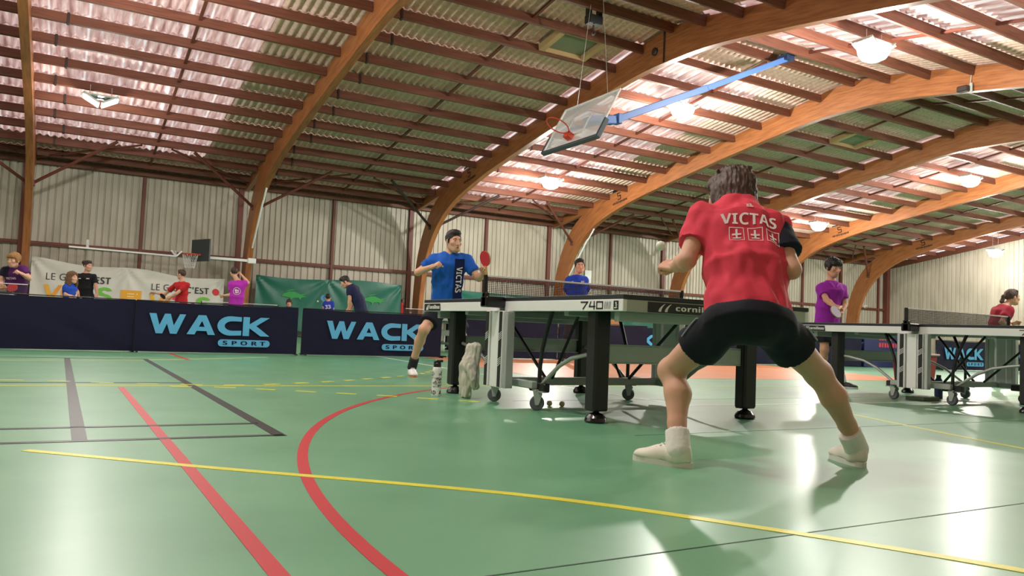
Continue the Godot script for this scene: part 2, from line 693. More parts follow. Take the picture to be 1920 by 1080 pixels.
func arch_mesh(half := false) -> ArrayMesh:
	var inner := [Vector2(0, 6.42), Vector2(0.6, 6.415), Vector2(1.2, 6.38), Vector2(2, 6.29), Vector2(3.6, 6.06), Vector2(5.1, 5.82), Vector2(6.6, 5.57), Vector2(8.2, 5.28), Vector2(9.2, 5.05), Vector2(10.0, 4.83), Vector2(10.7, 4.58), Vector2(11.3, 4.26), Vector2(11.8, 3.88), Vector2(12.2, 3.45), Vector2(12.5, 2.95), Vector2(12.75, 2.3), Vector2(12.92, 1.4), Vector2(13.0, 0.5), Vector2(13.02, 0)]
	var outer := [Vector2(0, 7.14), Vector2(0.6, 7.1), Vector2(1.2, 7.0), Vector2(2.1, 6.85), Vector2(3.7, 6.59), Vector2(5.2, 6.34), Vector2(6.8, 6.08), Vector2(8.5, 5.8), Vector2(9.6, 5.6), Vector2(10.5, 5.42), Vector2(11.2, 5.2), Vector2(11.85, 4.86), Vector2(12.4, 4.42), Vector2(12.85, 3.85), Vector2(13.15, 3.25), Vector2(13.38, 2.5), Vector2(13.5, 1.5), Vector2(13.54, 0.5), Vector2(13.55, 0)]
	var sm_i := smooth_line(inner, 3)
	var sm_o := smooth_line(outer, 3)
	var b := MB.new()
	var t := 0.085
	for sg in [-1.0, 1.0]:
		var along := 0.0
		for i in sm_i.size() - 1:
			var a0: Vector2 = sm_i[i]
			var a1: Vector2 = sm_i[i + 1]
			var o0: Vector2 = sm_o[i]
			var o1: Vector2 = sm_o[i + 1]
			var ln := a0.distance_to(a1)
			var P := func(q: Vector2, x: float) -> Vector3: return Vector3(x, q.y, sg * q.x)
			var u0 := Vector2(along, 0)
			var u1 := Vector2(along + ln, 0)
			var du := Vector2(0, a0.distance_to(o0))
			for x in [-t, t]:
				var nn := Vector3(signf(x), 0, 0)
				b.tri(P.call(a0, x), P.call(a1, x), P.call(o1, x), nn, nn, nn, u0, u1, u1 + du)
				b.tri(P.call(a0, x), P.call(o1, x), P.call(o0, x), nn, nn, nn, u0, u1 + du, u0 + du)
			var e := (a1 - a0).normalized()
			var ni := Vector3(0, -absf(e.x), sg * e.y * (1.0 if e.x >= 0 else -1.0)).normalized()
			b.tri(P.call(a0, -t), P.call(a1, -t), P.call(a1, t), ni, ni, ni, u0, u1, u1 + Vector2(0, 0.17))
			b.tri(P.call(a0, -t), P.call(a1, t), P.call(a0, t), ni, ni, ni, u0, u1 + Vector2(0, 0.17), u0 + Vector2(0, 0.17))
			b.tri(P.call(o0, -t), P.call(o1, -t), P.call(o1, t), -ni, -ni, -ni, u0, u1, u1 + Vector2(0, 0.17))
			b.tri(P.call(o0, -t), P.call(o1, t), P.call(o0, t), -ni, -ni, -ni, u0, u1 + Vector2(0, 0.17), u0 + Vector2(0, 0.17))
			along += ln
	return b.done()

func smooth_line(p: Array, k: int) -> Array:
	var o := []
	for i in p.size() - 1:
		for j in k:
			var pre: Vector2 = p[i - 1] if i > 0 else 2.0 * p[0] - p[1]
			var post: Vector2 = p[i + 2] if i + 2 < p.size() else 2.0 * p[-1] - p[-2]
			o.append((p[i] as Vector2).cubic_interpolate(p[i + 1], pre, post, float(j) / k))
	o.append(p[-1])
	return o

func wave_sheet(length: float, run: float, dir: float, waves: int, uvx: float) -> ArrayMesh:
	var b := MB.new()
	var f := func(u: float, v: float) -> Vector3:
		return Vector3(u * length, 0.026 * cos(u * waves * TAU) - SLOPE * run * v, dir * run * v)
	b.grid(waves * 6, 1, f, Vector3.DOWN, uvx, run)
	return b.done()

# ribbed cladding between x = 0 and w, y from 0 to the line top(x); faces +z
func ribbed(w: float, pitch: float, top: Callable) -> MB:
	var b := MB.new()
	var prof := []
	var x := 0.0
	while x < w - 0.001:
		for q in [[0.0, 0.0], [0.72, 0.0], [0.78, -0.035], [0.94, -0.035]]:
			if x + q[0] * pitch < w:
				prof.append(Vector2(x + q[0] * pitch, q[1]))
		x += pitch
	prof.append(Vector2(w, 0.0))
	for i in prof.size() - 1:
		var a: Vector2 = prof[i]
		var c: Vector2 = prof[i + 1]
		var d := c - a
		b.poly([Vector3(a.x, 0, a.y), Vector3(c.x, 0, c.y), Vector3(c.x, top.call(c.x), c.y), Vector3(a.x, top.call(a.x), a.y)], Vector3(-d.y, 0, d.x))
	return b

func hall() -> void:
	# floor
	var fl := structure("floor")
	var b := MB.new()
	b.box(Vector3(12.8, -0.1, -12.5), Vector3(51.6, 0.2, 28.2))
	put(fl, "floor_covering", b.done(M.floor))
	b = MB.new()
	b.prism(PackedVector2Array([Vector2(5.55, 12.6), Vector2(4.85, 7.75), Vector2(12.2, 7.55), Vector2(13.6, 12.6)]), 0.0, 0.002, Transform3D(Basis(Vector3.RIGHT, Vector3.FORWARD, Vector3.UP), Vector3.ZERO))
	var og := put(fl, "floor_patch", b.done(M.floor_orange))
	og.set_meta("label", "orange floor area behind the tables")
	floor_lines(fl)
	# roof
	var ce := structure("ceiling")
	var skyl := {}
	for side in [-1.0, 1.0]:
		for kk in [-2, 0, 2, 4, 6]:
			var xa := arch_x(kk) - (3.0 if kk == 0 else 0.24)
			var xb := minf(arch_x(kk) + 4.36 + (0.0 if kk != 2 else 0.1), GABLE)
			var xc := minf(arch_x(kk + 2) - (3.0 if kk == -2 else 0.24), GABLE + 0.1)
			if kk == -2:
				xa = arch_x(-2) - 0.3
			var lit := wave_sheet(xb - xa, 1.04, side, int(round((xb - xa) / 0.177)), (xb - xa) / 2.832)
			var dark := wave_sheet(xc - xb, 1.04, side, int(round((xc - xb) / 0.177)), 1.0) if xc - xb > 0.2 else null
			for r in 15:
				var at := Vector3(0, 7.24 - SLOPE * r, RIDGE + side * r)
				if r < 1 or r >= 12:
					put(ce, "roof_sheet", lit, M.cement, Transform3D(Basis(), Vector3(xa, at.y, at.z)))
					if dark:
						put(ce, "roof_sheet", dark, M.cement, Transform3D(Basis(), Vector3(xb, at.y, at.z)))
				else:
					var o := put(ce, "skylight_sheet", lit, M.skylight, Transform3D(Basis(), Vector3(xa, at.y, at.z)))
					o.set_meta("label", "translucent pinkish roof light sheet")
					if dark:
						put(ce, "roof_sheet", dark, M.cement, Transform3D(Basis(), Vector3(xb, at.y, at.z)))
	# purlins, hung between the arches
	var pm := {}
	var shoe := MB.new()
	shoe.box(Vector3.ZERO, Vector3(0.05, 0.23, 0.1), 0.004)
	var shoe_mesh := shoe.done(M.steel_dark)
	for k in range(-1, 7):
		var xa := arch_x(k) + 0.09
		var xb := (arch_x(k + 1) - 0.09) if k < 6 else GABLE
		var key := "%.2f" % (xb - xa)
		if not pm.has(key):
			var pb := MB.new()
			pb.box(Vector3((xb - xa) * 0.5, -0.1, 0), Vector3(xb - xa, 0.2, 0.07), 0.004)
			pm[key] = pb.done(M.timber)
		for side in [-1.0, 1.0]:
			for r in range(1, 14):
				if side > 0.0 and (k < 1 or r > 9):
					continue
				var u := float(r)
				var o := put(ce, "purlin", pm[key], null, Transform3D(Basis(Vector3.RIGHT, side * 0.16), Vector3(xa, 7.19 - SLOPE * u, RIDGE + side * u)))
				if side < 0.0 and k >= 0 and k < 5:
					put(o, "joist_hanger", shoe_mesh, null, Transform3D(Basis(), Vector3(0.42 if r % 2 == 0 else 0.62, -0.1, 0)))
			if side < 0.0 or k >= 1:
				var tb := MB.new()
				var xm := (xa + xb) * 0.5
				tb.bar(Vector3(xm, 7.08, RIDGE + side * 0.2), Vector3(xm, 7.11 - SLOPE * 13.4, RIDGE + side * 13.4), 0.06, 0.05)
				put(ce, "tie_bar", tb.done(M.steel_red))
	var rb := MB.new()
	rb.box(Vector3((arch_x(-2) + GABLE) * 0.5, 7.1, RIDGE), Vector3(GABLE - arch_x(-2), 0.2, 0.08), 0.004)
	put(ce, "ridge_beam", rb.done(M.timber))
	# roof vent hatches
	for q in [[arch_x(1) + 4.35, 1.5], [arch_x(3) + 3.4, 2.5]]:
		roof_hatch(ce, q[0], q[1])
	# arches
	var am := arch_mesh()
	var nick := ["at the left edge of the view, seen edge-on", "rising behind the boy in magenta", "rising behind the player in the blue shirt", "lit bright orange, rising behind the man in the blue sweater", "", "lit orange above the boy in the purple polo", "nearest the end wall, its foot beside the boy in the purple polo"]
	nick[4] = "whose dark flank passes just above the red player's shoulder"
	for k in range(-2, 7):
		var lab: String = ("brown glued timber roof arch " + nick[k]) if k >= 0 else "brown glued timber roof arch outside the view to the left"
		var a := thing("roof_arch", lab, "beam", Vector3(arch_x(k), 0, RIDGE), 0.0, "glued timber roof arches")
		a.set_meta("kind", "structure")
		put(a, "arch_beam", am, M.glulam)
		for side in ([-1.0, 1.0] if k >= 1 else [-1.0]):
			var tb := MB.new()
			tb.bar(Vector3(0, 5.36, side * 10.3), Vector3(0, 4.83, side * 13.75), 0.14, 0.3, Vector3.UP, 0.01)
			put(a, "eave_rafter", tb.done(M.glulam))
			var foot := MB.new()
			foot.box(Vector3(0, 0.12, side * 13.29), Vector3(0.24, 0.24, 0.66), 0.01)
			put(a, "steel_shoe", foot.done(M.steel_dark))
		if k < 0:
			continue
		for sx in [-1.0, 1.0]:
			var br := MB.new()
			br.tube([Vector3(sx * 0.09, 3.98, -12.25), Vector3(sx * 0.3, 4.12, -12.13), Vector3(sx * 2.0, 5.2, -11.15)], 0.045, 8)
			br.box(Vector3(sx * 0.1, 3.97, -12.26), Vector3(0.05, 0.16, 0.14), 0.01)
			put(a, "knee_brace", br.done(M.steel_red if k != 2 else M.steel_dark))
			var wb := MB.new()
			wb.tube([Vector3(sx * 0.1, 4.86, -13.2), Vector3(sx * 2.6, 5.2, -11.15)], 0.03, 6)
			put(a, "wind_brace", wb.done(M.steel_red))
		if k >= 2:
			stamp(a)
		if k == 2:
			var bo := MB.new()
			bo.lathe([Vector2(0, 0.0), Vector2(0.09, 0.0), Vector2(0.09, 0.03), Vector2(0.05, 0.05), Vector2(0.0, 0.05)], 16, Transform3D(Basis(Vector3.BACK, PI / 2), Vector3(-0.085, 6.75, -0.55)))
			put(a, "hinge_bolt", bo.done(M.steel_dark))
			var pl := MB.new()
			pl.box(Vector3(-0.09, 6.78, -0.25), Vector3(0.02, 0.7, 0.05))
			put(a, "ridge_plate", pl.done(M.steel_dark))
		if k == 1 or k == 3:
			var cd := MB.new()
			cd.tube([Vector3(0.02, 4.42, -11.0), Vector3(0.02, 4.1, -11.3), Vector3(0.02, 4.02, -11.42), Vector3(0.02, 2.75, -12.52)], 0.028, 8)
			put(a, "conduit", cd.done(M.white))
	walls()

func stamp(a: Node3D) -> void:
	# dark maker's stamp on the flank facing the camera: a plate on top, an emblem, a line of small type
	var xf := Transform3D(Basis(Vector3(0, -SLOPE, 1).normalized() * -1.0, Vector3(0, 1, SLOPE).normalized(), Vector3.LEFT), Vector3(-0.0865, 5.2, -9.35))
	xf.basis = Basis(Vector3(0, 0.163, 1).normalized(), Vector3(0, 1, -0.163).normalized(), Vector3.LEFT)
	var b := MB.new()
	b.box(Vector3(0.0, 0.53, 0), Vector3(0.75, 0.16, 0.004), 0, Basis())
	for q in [[-0.09, 0.36, 0.18, 0.035], [-0.16, 0.3, 0.04, 0.1], [-0.06, 0.26, 0.16, 0.035], [0.0, 0.19, 0.04, 0.12], [-0.09, 0.13, 0.18, 0.035]]:
		b.box(Vector3(q[0] + 0.05, q[1], 0), Vector3(q[2], q[3], 0.004))
	for i in 12:
		var h := 0.07 + 0.02 * sin(i * 2.3)
		b.box(Vector3(-0.38 + i * 0.068, 0.03, 0), Vector3(0.045, h, 0.004))
	var m := MB.new()
	m.add(b, xf)
	put(a, "stamp", m.done(M.black))

func roof_hatch(ce: Node3D, x: float, u: float) -> void:
	var y := 7.15 - SLOPE * u
	var c := Vector3(x, y, RIDGE - u)
	var B := Basis(Vector3.RIGHT, -0.16)
	var b := MB.new()
	b.box(c, Vector3(0.95, 0.05, 0.82), 0.0, B)
	var h := put(ce, "roof_hatch", b.done(mat(col(112, 116, 92), 0.7)))
	h.set_meta("label", "dull green roof hatch in a pale wooden frame")
	b = MB.new()
	for s in [-1.0, 1.0]:
		b.box(c + B * Vector3(s * 0.55, -0.05, 0), Vector3(0.14, 0.14, 0.9), 0.005, B)
		b.box(c + B * Vector3(0, -0.05, s * 0.42), Vector3(0.96, 0.14, 0.05), 0.005, B)
	put(h, "hatch_frame", b.done(mat(col(176, 146, 104), 0.7)))

func walls() -> void:
	var w := structure("wall_left")
	var b := MB.new()
	b.box(Vector3(12.8, 2.45, WALL - 0.16), Vector3(51.7, 4.9, 0.2))
	put(w, "outer_skin", b.done(M.shell))
	var pitch := 0.213
	var lower := ribbed(2.8, pitch, func(_x): return 2.42)
	var upper := ribbed(2.8, pitch * 0.8, func(_x): return 2.22)
	var lm := lower.done(M.cladding)
	var um := upper.done(M.cladding)
	var post := MB.new()
	post.box(Vector3(0, 2.4, 0.1), Vector3(0.16, 4.8, 0.02))
	post.box(Vector3(0, 2.4, 0.02), Vector3(0.02, 4.8, 0.16))
	post.box(Vector3(0, 2.4, 0.0), Vector3(0.16, 4.8, 0.02))
	var post_mesh := post.done(M.steel_red)
	var slim := MB.new()
	slim.box(Vector3(0, 2.4, 0.06), Vector3(0.1, 4.8, 0.12), 0.01)
	var slim_mesh := slim.done(M.steel_red)
	var girt := MB.new()
	girt.box(Vector3(BAY * 0.5, 0, 0.05), Vector3(BAY, 0.09, 0.1), 0.01)
	girt.box(Vector3(BAY * 0.5, -0.06, 0.09), Vector3(BAY, 0.03, 0.02))
	var girt_mesh := girt.done(M.steel_red)
	for k in range(-2, 7):
		for h in 2:
			var x := arch_x(k) - 0.1 + h * BAY * 0.5
			if x > GABLE - 0.2:
				continue
			put(w, "cladding_panel", lm, null, Transform3D(Basis().scaled(Vector3(1.066, 1, 1)), Vector3(x, 0.02, WALL)))
			put(w, "cladding_panel", um, null, Transform3D(Basis().scaled(Vector3(1.066, 1.05, 1)), Vector3(x, 2.48, WALL)))
			if h == 0:
				put(w, "wall_post", post_mesh, null, Transform3D(Basis(), Vector3(x - 0.06, 0, WALL)))
			else:
				put(w, "wall_post", slim_mesh, null, Transform3D(Basis(), Vector3(x + 0.05, 0, WALL)))
		put(w, "girt", girt_mesh, null, Transform3D(Basis(), Vector3(arch_x(k), 2.47, WALL)))
	b = MB.new()
	b.box(Vector3(12.8, 4.84, WALL + 0.14), Vector3(51.6, 0.18, 0.16), 0.01)
	put(w, "eave_beam", b.done(M.timber))
	# end wall
	var g := structure("wall_back")
	var zs := 27.9
	var top := func(x: float) -> float: return 7.2 - SLOPE * absf((WALL + x) - RIDGE)
	b = ribbed(zs, pitch, top)
	var B := Basis(Vector3.BACK, Vector3.UP, Vector3.LEFT)
	put(g, "cladding", b.done(M.cladding), null, Transform3D(B, Vector3(GABLE, 0, WALL)))
	b = MB.new()
	b.prism(PackedVector2Array([Vector2(-0.2, 0), Vector2(zs, 0), Vector2(zs, 4.9), Vector2(13.85, 7.2), Vector2(-0.2, 4.9)]), -0.25, -0.06, Transform3D(B, Vector3(GABLE, 0, WALL)))
	put(g, "outer_skin", b.done(M.shell))
	b = MB.new()
	b.box(Vector3(GABLE - 0.12, 2.4, WALL + 0.15), Vector3(0.22, 4.8, 0.26), 0.01)
	put(g, "corner_post", b.done(M.steel_red))
	b = MB.new()
	b.bar(Vector3(GABLE - 0.1, 4.74, WALL), Vector3(GABLE - 0.1, 7.0, RIDGE), 0.14, 0.24, Vector3.UP, 0.01)
	b.bar(Vector3(GABLE - 0.1, 7.0, RIDGE), Vector3(GABLE - 0.1, 4.9, RIDGE + 13), 0.14, 0.24, Vector3.UP, 0.01)
	put(g, "gable_rafter", b.done(M.timber))
	# the walls behind and beside the camera
	b = MB.new()
	b.prism(PackedVector2Array([Vector2(-0.2, 0), Vector2(zs, 0), Vector2(zs, 4.9), Vector2(13.85, 7.2), Vector2(-0.2, 4.9)]), -0.25, -0.06, Transform3D(B, Vector3(-12.9, 0, WALL)))
	put(structure("wall_front"), "cladding", b.done(M.cladding))
	b = MB.new()
	b.box(Vector3(12.8, 2.45, 1.5), Vector3(51.7, 4.9, 0.2))
	put(structure("wall_right"), "cladding", b.done(M.cladding))

func strip(pts: Array, w: float, y := 0.0012) -> MB:
	var b := MB.new()
	for i in pts.size() - 1:
		var a: Vector2 = pts[i]
		var c: Vector2 = pts[i + 1]
		var d0: Vector2 = (pts[i + 1] - pts[maxi(i - 1, 0)]).normalized()
		var d1: Vector2 = (pts[mini(i + 2, pts.size() - 1)] - pts[i]).normalized()
		var s0 := Vector2(-d0.y, d0.x) * w * 0.5
		var s1 := Vector2(-d1.y, d1.x) * w * 0.5
		b.poly([Vector3(a.x - s0.x, y, a.y - s0.y), Vector3(c.x - s1.x, y, c.y - s1.y), Vector3(c.x + s1.x, y, c.y + s1.y), Vector3(a.x + s0.x, y, a.y + s0.y)], Vector3.UP)
		for sg in [-1.0, 1.0]:
			b.poly([Vector3(a.x + s0.x * sg, 0, a.y + s0.y * sg), Vector3(c.x + s1.x * sg, 0, c.y + s1.y * sg), Vector3(c.x + s1.x * sg, y, c.y + s1.y * sg), Vector3(a.x + s0.x * sg, y, a.y + s0.y * sg)], Vector3(s0.x * sg, 0, s0.y * sg))
	return b

func arc(c: Vector2, r: float, a0: float, a1: float, k: int) -> Array:
	var o := []
	for i in k + 1:
		var a := lerpf(a0, a1, float(i) / k)
		o.append(c + Vector2(cos(a), sin(a)) * r)
	return o

func floor_lines(fl: Node3D) -> void:
	var V := func(q): return Vector2(q[0], q[1])
	for q in [[[0.105, -10.25], [0.105, -3.72]], [[0.92, -10.35], [0.92, -3.68]], [[-6.0, -3.71], [0.94, -3.71]], [[-6.0, -4.15], [0.92, -4.15]], [[-6.0, -6.76], [0.92, -6.76]], [[-6.0, -10.3], [0.94, -10.3]]]:
		put(fl, "black_line", strip([V.call(q[0]), V.call(q[1])], 0.045 if absf(q[0][0] - q[1][0]) > 0.1 else 0.058, 0.0018).done(M.line_black))
	put(fl, "red_line", strip([Vector2(0.42, -6.35), Vector2(0.44, 0.8)], 0.042, 0.0014).done(M.line_red))
	put(fl, "red_line", strip([Vector2(1.38, -11.95), Vector2(1.41, -10.3)], 0.05, 0.0014).done(M.line_red))
	put(fl, "red_line", strip(arc(Vector2(6.62, -1.55), 5.96, PI - 0.42, PI + 0.92, 60), 0.042, 0.0014).done(M.line_red))
	put(fl, "yellow_line", strip(smooth2([Vector2(-0.08, -3.51), Vector2(0.51, -2.95), Vector2(1.32, -2.22), Vector2(1.75, -1.63), Vector2(2.07, -1.06), Vector2(2.32, -0.4), Vector2(2.45, 0.4)]), 0.042, 0.0016).done(M.line_yellow))
	put(fl, "yellow_line", strip([Vector2(-6.0, -6.5), Vector2(9.0, -6.46)], 0.045, 0.0016).done(M.line_yellow))
	put(fl, "yellow_line", strip(smooth2([Vector2(-3.0, -9.3), Vector2(-0.5, -9.68), Vector2(0.78, -10.1), Vector2(1.8, -10.75), Vector2(2.6, -11.4)]), 0.045, 0.0012).done(M.line_yellow))
	for row in [[[-1.0, -7.0], [-0.22, -6.97], [0.41, -6.72], [1.1, -6.55], [1.41, -6.58], [1.7, -6.7], [1.98, -6.86], [2.29, -7.05], [2.57, -7.27], [2.88, -7.5], [3.09, -7.67], [3.6, -8.2], [4.0, -8.8]], [[0.75, -6.42], [1.1, -6.33], [1.23, -6.28], [1.47, -6.1], [1.73, -5.92], [1.97, -5.74], [2.21, -5.55], [2.41, -5.35], [2.63, -5.15], [2.9, -4.85]]]:
		var p := []
		for q in row:
			p.append(V.call(q))
		var cv := Curve2D.new()
		for q in smooth2(p):
			cv.add_point(q)
		var s := 0.0
		while s + 0.16 < cv.get_baked_length():
			put(fl, "yellow_dash", strip([cv.sample_baked(s), cv.sample_baked(s + 0.08), cv.sample_baked(s + 0.16)], 0.05, 0.002).done(M.line_yellow))
			s += 0.32
	put(fl, "white_line", strip([Vector2(4.66, -12.6), Vector2(4.36, -8.6), Vector2(4.3, -4.64)], 0.045, 0.0013).done(M.line_white))
	put(fl, "white_line", strip([Vector2(4.3, -4.64), Vector2(20.0, -4.6)], 0.045, 0.0013).done(M.line_white))
	put(fl, "yellow_line", strip([Vector2(5.3, -3.9), Vector2(4.75, -2.6), Vector2(4.35, -1.4), Vector2(4.2, -0.4)], 0.035, 0.0011).done(M.line_yellow))
	put(fl, "floor_seam", strip([Vector2(-6, -1.52), Vector2(20, -1.47)], 0.006, 0.001).done(M.seam))
	put(fl, "floor_seam", strip([Vector2(2.7, -3.3), Vector2(20, -3.3)], 0.005, 0.001).done(M.seam))
	put(fl, "floor_seam", strip([Vector2(3.0, -5.12), Vector2(20, -5.12)], 0.005, 0.001).done(M.seam))

func smooth2(p: Array) -> Array:
	return smooth_line(p, 5)

# ---------------------------------------------------------------- lamps
func lamps() -> void:
	var spots := [[0.5, 5.36, -20.2, "floodlight hanging over the left bay, its two panels set in a V"], [13.3, 5.29, -20.87, "floodlight hanging lowest down the roof slope behind the suspended basket hoop"], [13.33, 6.28, -14.85, "floodlight hanging beside the blue arm of the suspended basket hoop"], [12.95, 6.08, -9.2, "biggest and brightest floodlight, at the top right of the view"], [26.14, 5.24, -20.91, "floodlight shining just right of the red player's back"], [26.2, 6.2, -14.9, "floodlight shining at the right under the far orange arch"], [36.3, 4.95, -19.5, "floodlight shining in front of the end wall"],
		[0.6, 5.9, -14.0, ""], [0.6, 6.1, -9.2, ""], [0.6, 5.2, -3.8, ""], [13.2, 5.2, -3.8, ""], [26.2, 6.1, -9.2, ""], [26.2, 5.2, -3.8, ""], [36.3, 6.0, -13.5, ""], [36.3, 5.8, -7.0, ""], [-10.0, 6.0, -15.0, ""], [-10.0, 6.0, -8.0, ""]]
	var body := MB.new()
	body.box(Vector3(0, 0.12, 0), Vector3(0.76, 0.04, 0.4), 0.012)
	for s in [-1.0, 1.0]:
		body.box(Vector3(s * 0.19, 0.055, 0), Vector3(0.39, 0.035, 0.43), 0.008, Basis(Vector3.BACK, s * 0.55))
	body.box(Vector3(0, 0.13, 0), Vector3(0.2, 0.06, 0.14), 0.01)
	var body_mesh := body.done(M.grey)
	var pan := MB.new()
	pan.box(Vector3(0, -0.02, 0), Vector3(0.38, 0.012, 0.42), 0.004)
	var pan_mesh := pan.done(M.lamp_glow)
	var le := MB.new()
	le.lathe([Vector2(0.3, 0.04), Vector2(0.28, -0.06), Vector2(0.22, -0.15), Vector2(0.12, -0.2), Vector2(0, -0.22)], 28)
	var lens_mesh := le.done(M.lamp_glow)
	var count := 0
	for q in spots:
		count += 1
		var lab: String = q[3] if q[3] else "white floodlight outside the view, %s in the rows along the roof" % ["eighth", "ninth", "tenth", "eleventh", "twelfth", "thirteenth", "fourteenth", "fifteenth", "sixteenth", "seventeenth"][count - 8]
		var roof := 6.99 - SLOPE * absf(q[2] - RIDGE)
		var t := thing("floodlight", lab, "lamp", Vector3(q[0], q[1], q[2]), 0.0, "hanging floodlights")
		put(t, "housing", body_mesh)
		for s in [-1.0, 1.0]:
			put(t, "light_panel", pan_mesh, M.lamp_dim if count == 1 else null, Transform3D(Basis(Vector3.BACK, s * 0.5), Vector3(s * 0.19, 0.03, 0)))
			var wi := MB.new()
			wi.tube([Vector3(s * 0.22, 0.09, 0), Vector3(s * 0.22, maxf(roof - q[1], 0.25), 0)], 0.007, 5)
			put(t, "suspension_wire", wi.done(M.grey_tube))
		if count != 1:
			put(t, "lens", lens_mesh)
		var l := OmniLight3D.new()
		l.name = "lamp_light"
		l.light_color = Color(1.0, 0.985, 0.95)
		l.light_energy = LAMP_ENERGY * (0.2 if count == 1 else 0.48 if q[0] < 1.0 else (0.6 if q[0] > 30.0 else 1.0))
		l.omni_range = 70.0
		l.omni_attenuation = 2.0
		l.light_size = 0.12
		l.shadow_enabled = true
		l.position = Vector3(0, -0.33, 0)
		t.add_child(l)

# ---------------------------------------------------------------- furniture
func bold_shape(q: String) -> Array:
	# wide heavy capitals, one unit high; each letter as flat outlines
	match q:
		"W": return [PackedVector2Array([Vector2(0, 1), Vector2(0.34, 1), Vector2(0.52, 0.42), Vector2(0.76, 1), Vector2(1.04, 1), Vector2(1.22, 0.42), Vector2(1.5, 1), Vector2(1.8, 1), Vector2(1.38, 0), Vector2(1.06, 0), Vector2(0.88, 0.5), Vector2(0.68, 0), Vector2(0.36, 0)])]
		"A": return [PackedVector2Array([Vector2(0, 0), Vector2(0.56, 1), Vector2(0.75, 1), Vector2(0.75, 0.7), Vector2(0.6, 0.4), Vector2(0.75, 0.4), Vector2(0.75, 0.19), Vector2(0.5, 0.19), Vector2(0.4, 0)]), PackedVector2Array([Vector2(0.75, 1), Vector2(0.95, 1), Vector2(1.45, 0), Vector2(1.08, 0), Vector2(1.0, 0.19), Vector2(0.75, 0.19), Vector2(0.75, 0.4), Vector2(0.9, 0.4), Vector2(0.75, 0.7)])]
		"C":
			var o := PackedVector2Array([Vector2(1.3, 0.98)])
			for i in 13:
				var a := lerpf(PI * 0.5, PI * 1.5, i / 12.0)
				o.append(Vector2(0.72 + cos(a) * 0.7, 0.5 + sin(a) * 0.51))
			o.append_array([Vector2(1.3, 0.02), Vector2(1.3, 0.27)])
			for i in 11:
				var a := lerpf(PI * 1.5, PI * 0.5, i / 10.0)
				o.append(Vector2(0.82 + cos(a) * 0.42, 0.5 + sin(a) * 0.25))
			o.append(Vector2(1.3, 0.75))
			return [o]
		"K": return [PackedVector2Array([Vector2(0, 0), Vector2(0, 1), Vector2(0.35, 1), Vector2(0.35, 0.62), Vector2(0.95, 1), Vector2(1.45, 1), Vector2(0.72, 0.54), Vector2(1.48, 0), Vector2(0.98, 0), Vector2(0.35, 0.42), Vector2(0.35, 0)])]
	return []

func word_mesh(text: String, h: float, gap := 0.08) -> MB:
	var b := MB.new()
	var x := 0.0
	for ch in text:
		var w := 0.0
		for q in bold_shape(ch):
			var s := PackedVector2Array()
			for p in q:
				s.append(Vector2(x + p.x * h, p.y * h))
				w = maxf(w, p.x)
			b.prism(s, 0.0, 0.003)
		x += (w + gap) * h
	return b

func pill(w: float, h: float) -> PackedVector2Array:
	var o := PackedVector2Array()
	for i in 9:
		var a := lerpf(-PI / 2, PI / 2, i / 8.0)
		o.append(Vector2(w - h * 0.5 + cos(a) * h * 0.5, h * 0.5 + sin(a) * h * 0.5))
	for i in 9:
		var a := lerpf(PI / 2, PI * 1.5, i / 8.0)
		o.append(Vector2(h * 0.5 + cos(a) * h * 0.5, h * 0.5 + sin(a) * h * 0.5))
	return o

# a playing-area surround: cloth on a folding steel frame; text_x < 0 leaves it plain
func surround(label: String, at: Vector3, turn: float, text_x := 0.3, seed_ := 1, w := 2.3) -> Node3D:
	var t := thing("court_barrier", label, "barrier", at, turn, "navy barriers round the courts")
	var nz := FastNoiseLite.new()
	nz.seed = seed_
	nz.frequency = 0.9
	var f := func(u: float, v: float) -> Vector3:
		return Vector3(u * w, 0.015 + v * (0.715 - 0.012 * sin(u * PI)), 0.014 * nz.get_noise_2d(u * 2.2 + v, v * 1.1 + u) + 0.02 * exp(-v * 9.0) * nz.get_noise_2d(u * 4.0, 7.0))
	var b := MB.new()
	b.grid(30, 10, f, Vector3.BACK)
	var f2 := func(u: float, v: float) -> Vector3: return f.call(u, v) - Vector3(0, 0, 0.006)
	b.grid(30, 10, f2, Vector3.FORWARD)
	put(t, "cloth", b.done(M.navy))
	b = MB.new()
	for s in [0.0, w]:
		b.tube([Vector3(s, 0.0, -0.02), Vector3(s, 0.73, -0.02)], 0.009, 6)
	b.tube([Vector3(0, 0.735, -0.012), Vector3(w, 0.735, -0.012)], 0.009, 6)
	put(t, "frame", b.done(M.black))
	for s in [0.03, w - 0.03]:
		b = MB.new()
		b.tube([Vector3(s, 0.012, 0.16), Vector3(s, 0.02, -0.2)], 0.009, 6)
		put(t, "foot_bar", b.done(M.black))
	if text_x >= 0.0:
		var wm := word_mesh("WACK", 0.285)
		var k := 1.7 / width_of(wm)
		var dst := MB.new()
		dst.add(wm, Transform3D(Basis().scaled(Vector3(k, 1, 1)), Vector3(text_x, 0.275, 0.018)))
		put(t, "lettering", dst.done(M.sky_blue))
		b = MB.new()
		b.prism(pill(0.76, 0.105), 0.0, 0.003, Transform3D(Basis(), Vector3(text_x + 0.95, 0.11, 0.018)))
		var pl := put(t, "oval_panel", b.done(M.sky_blue))
		var sp := letters("S P O R T", 0.058, true, 0.003)
		dst = MB.new()
		dst.add(sp, Transform3D(Basis().scaled(Vector3(0.62 / width_of(sp), 1, 1)), Vector3(text_x + 1.02, 0.134, 0.0225)))
		put(pl, "lettering", dst.done(M.navy))
	return t

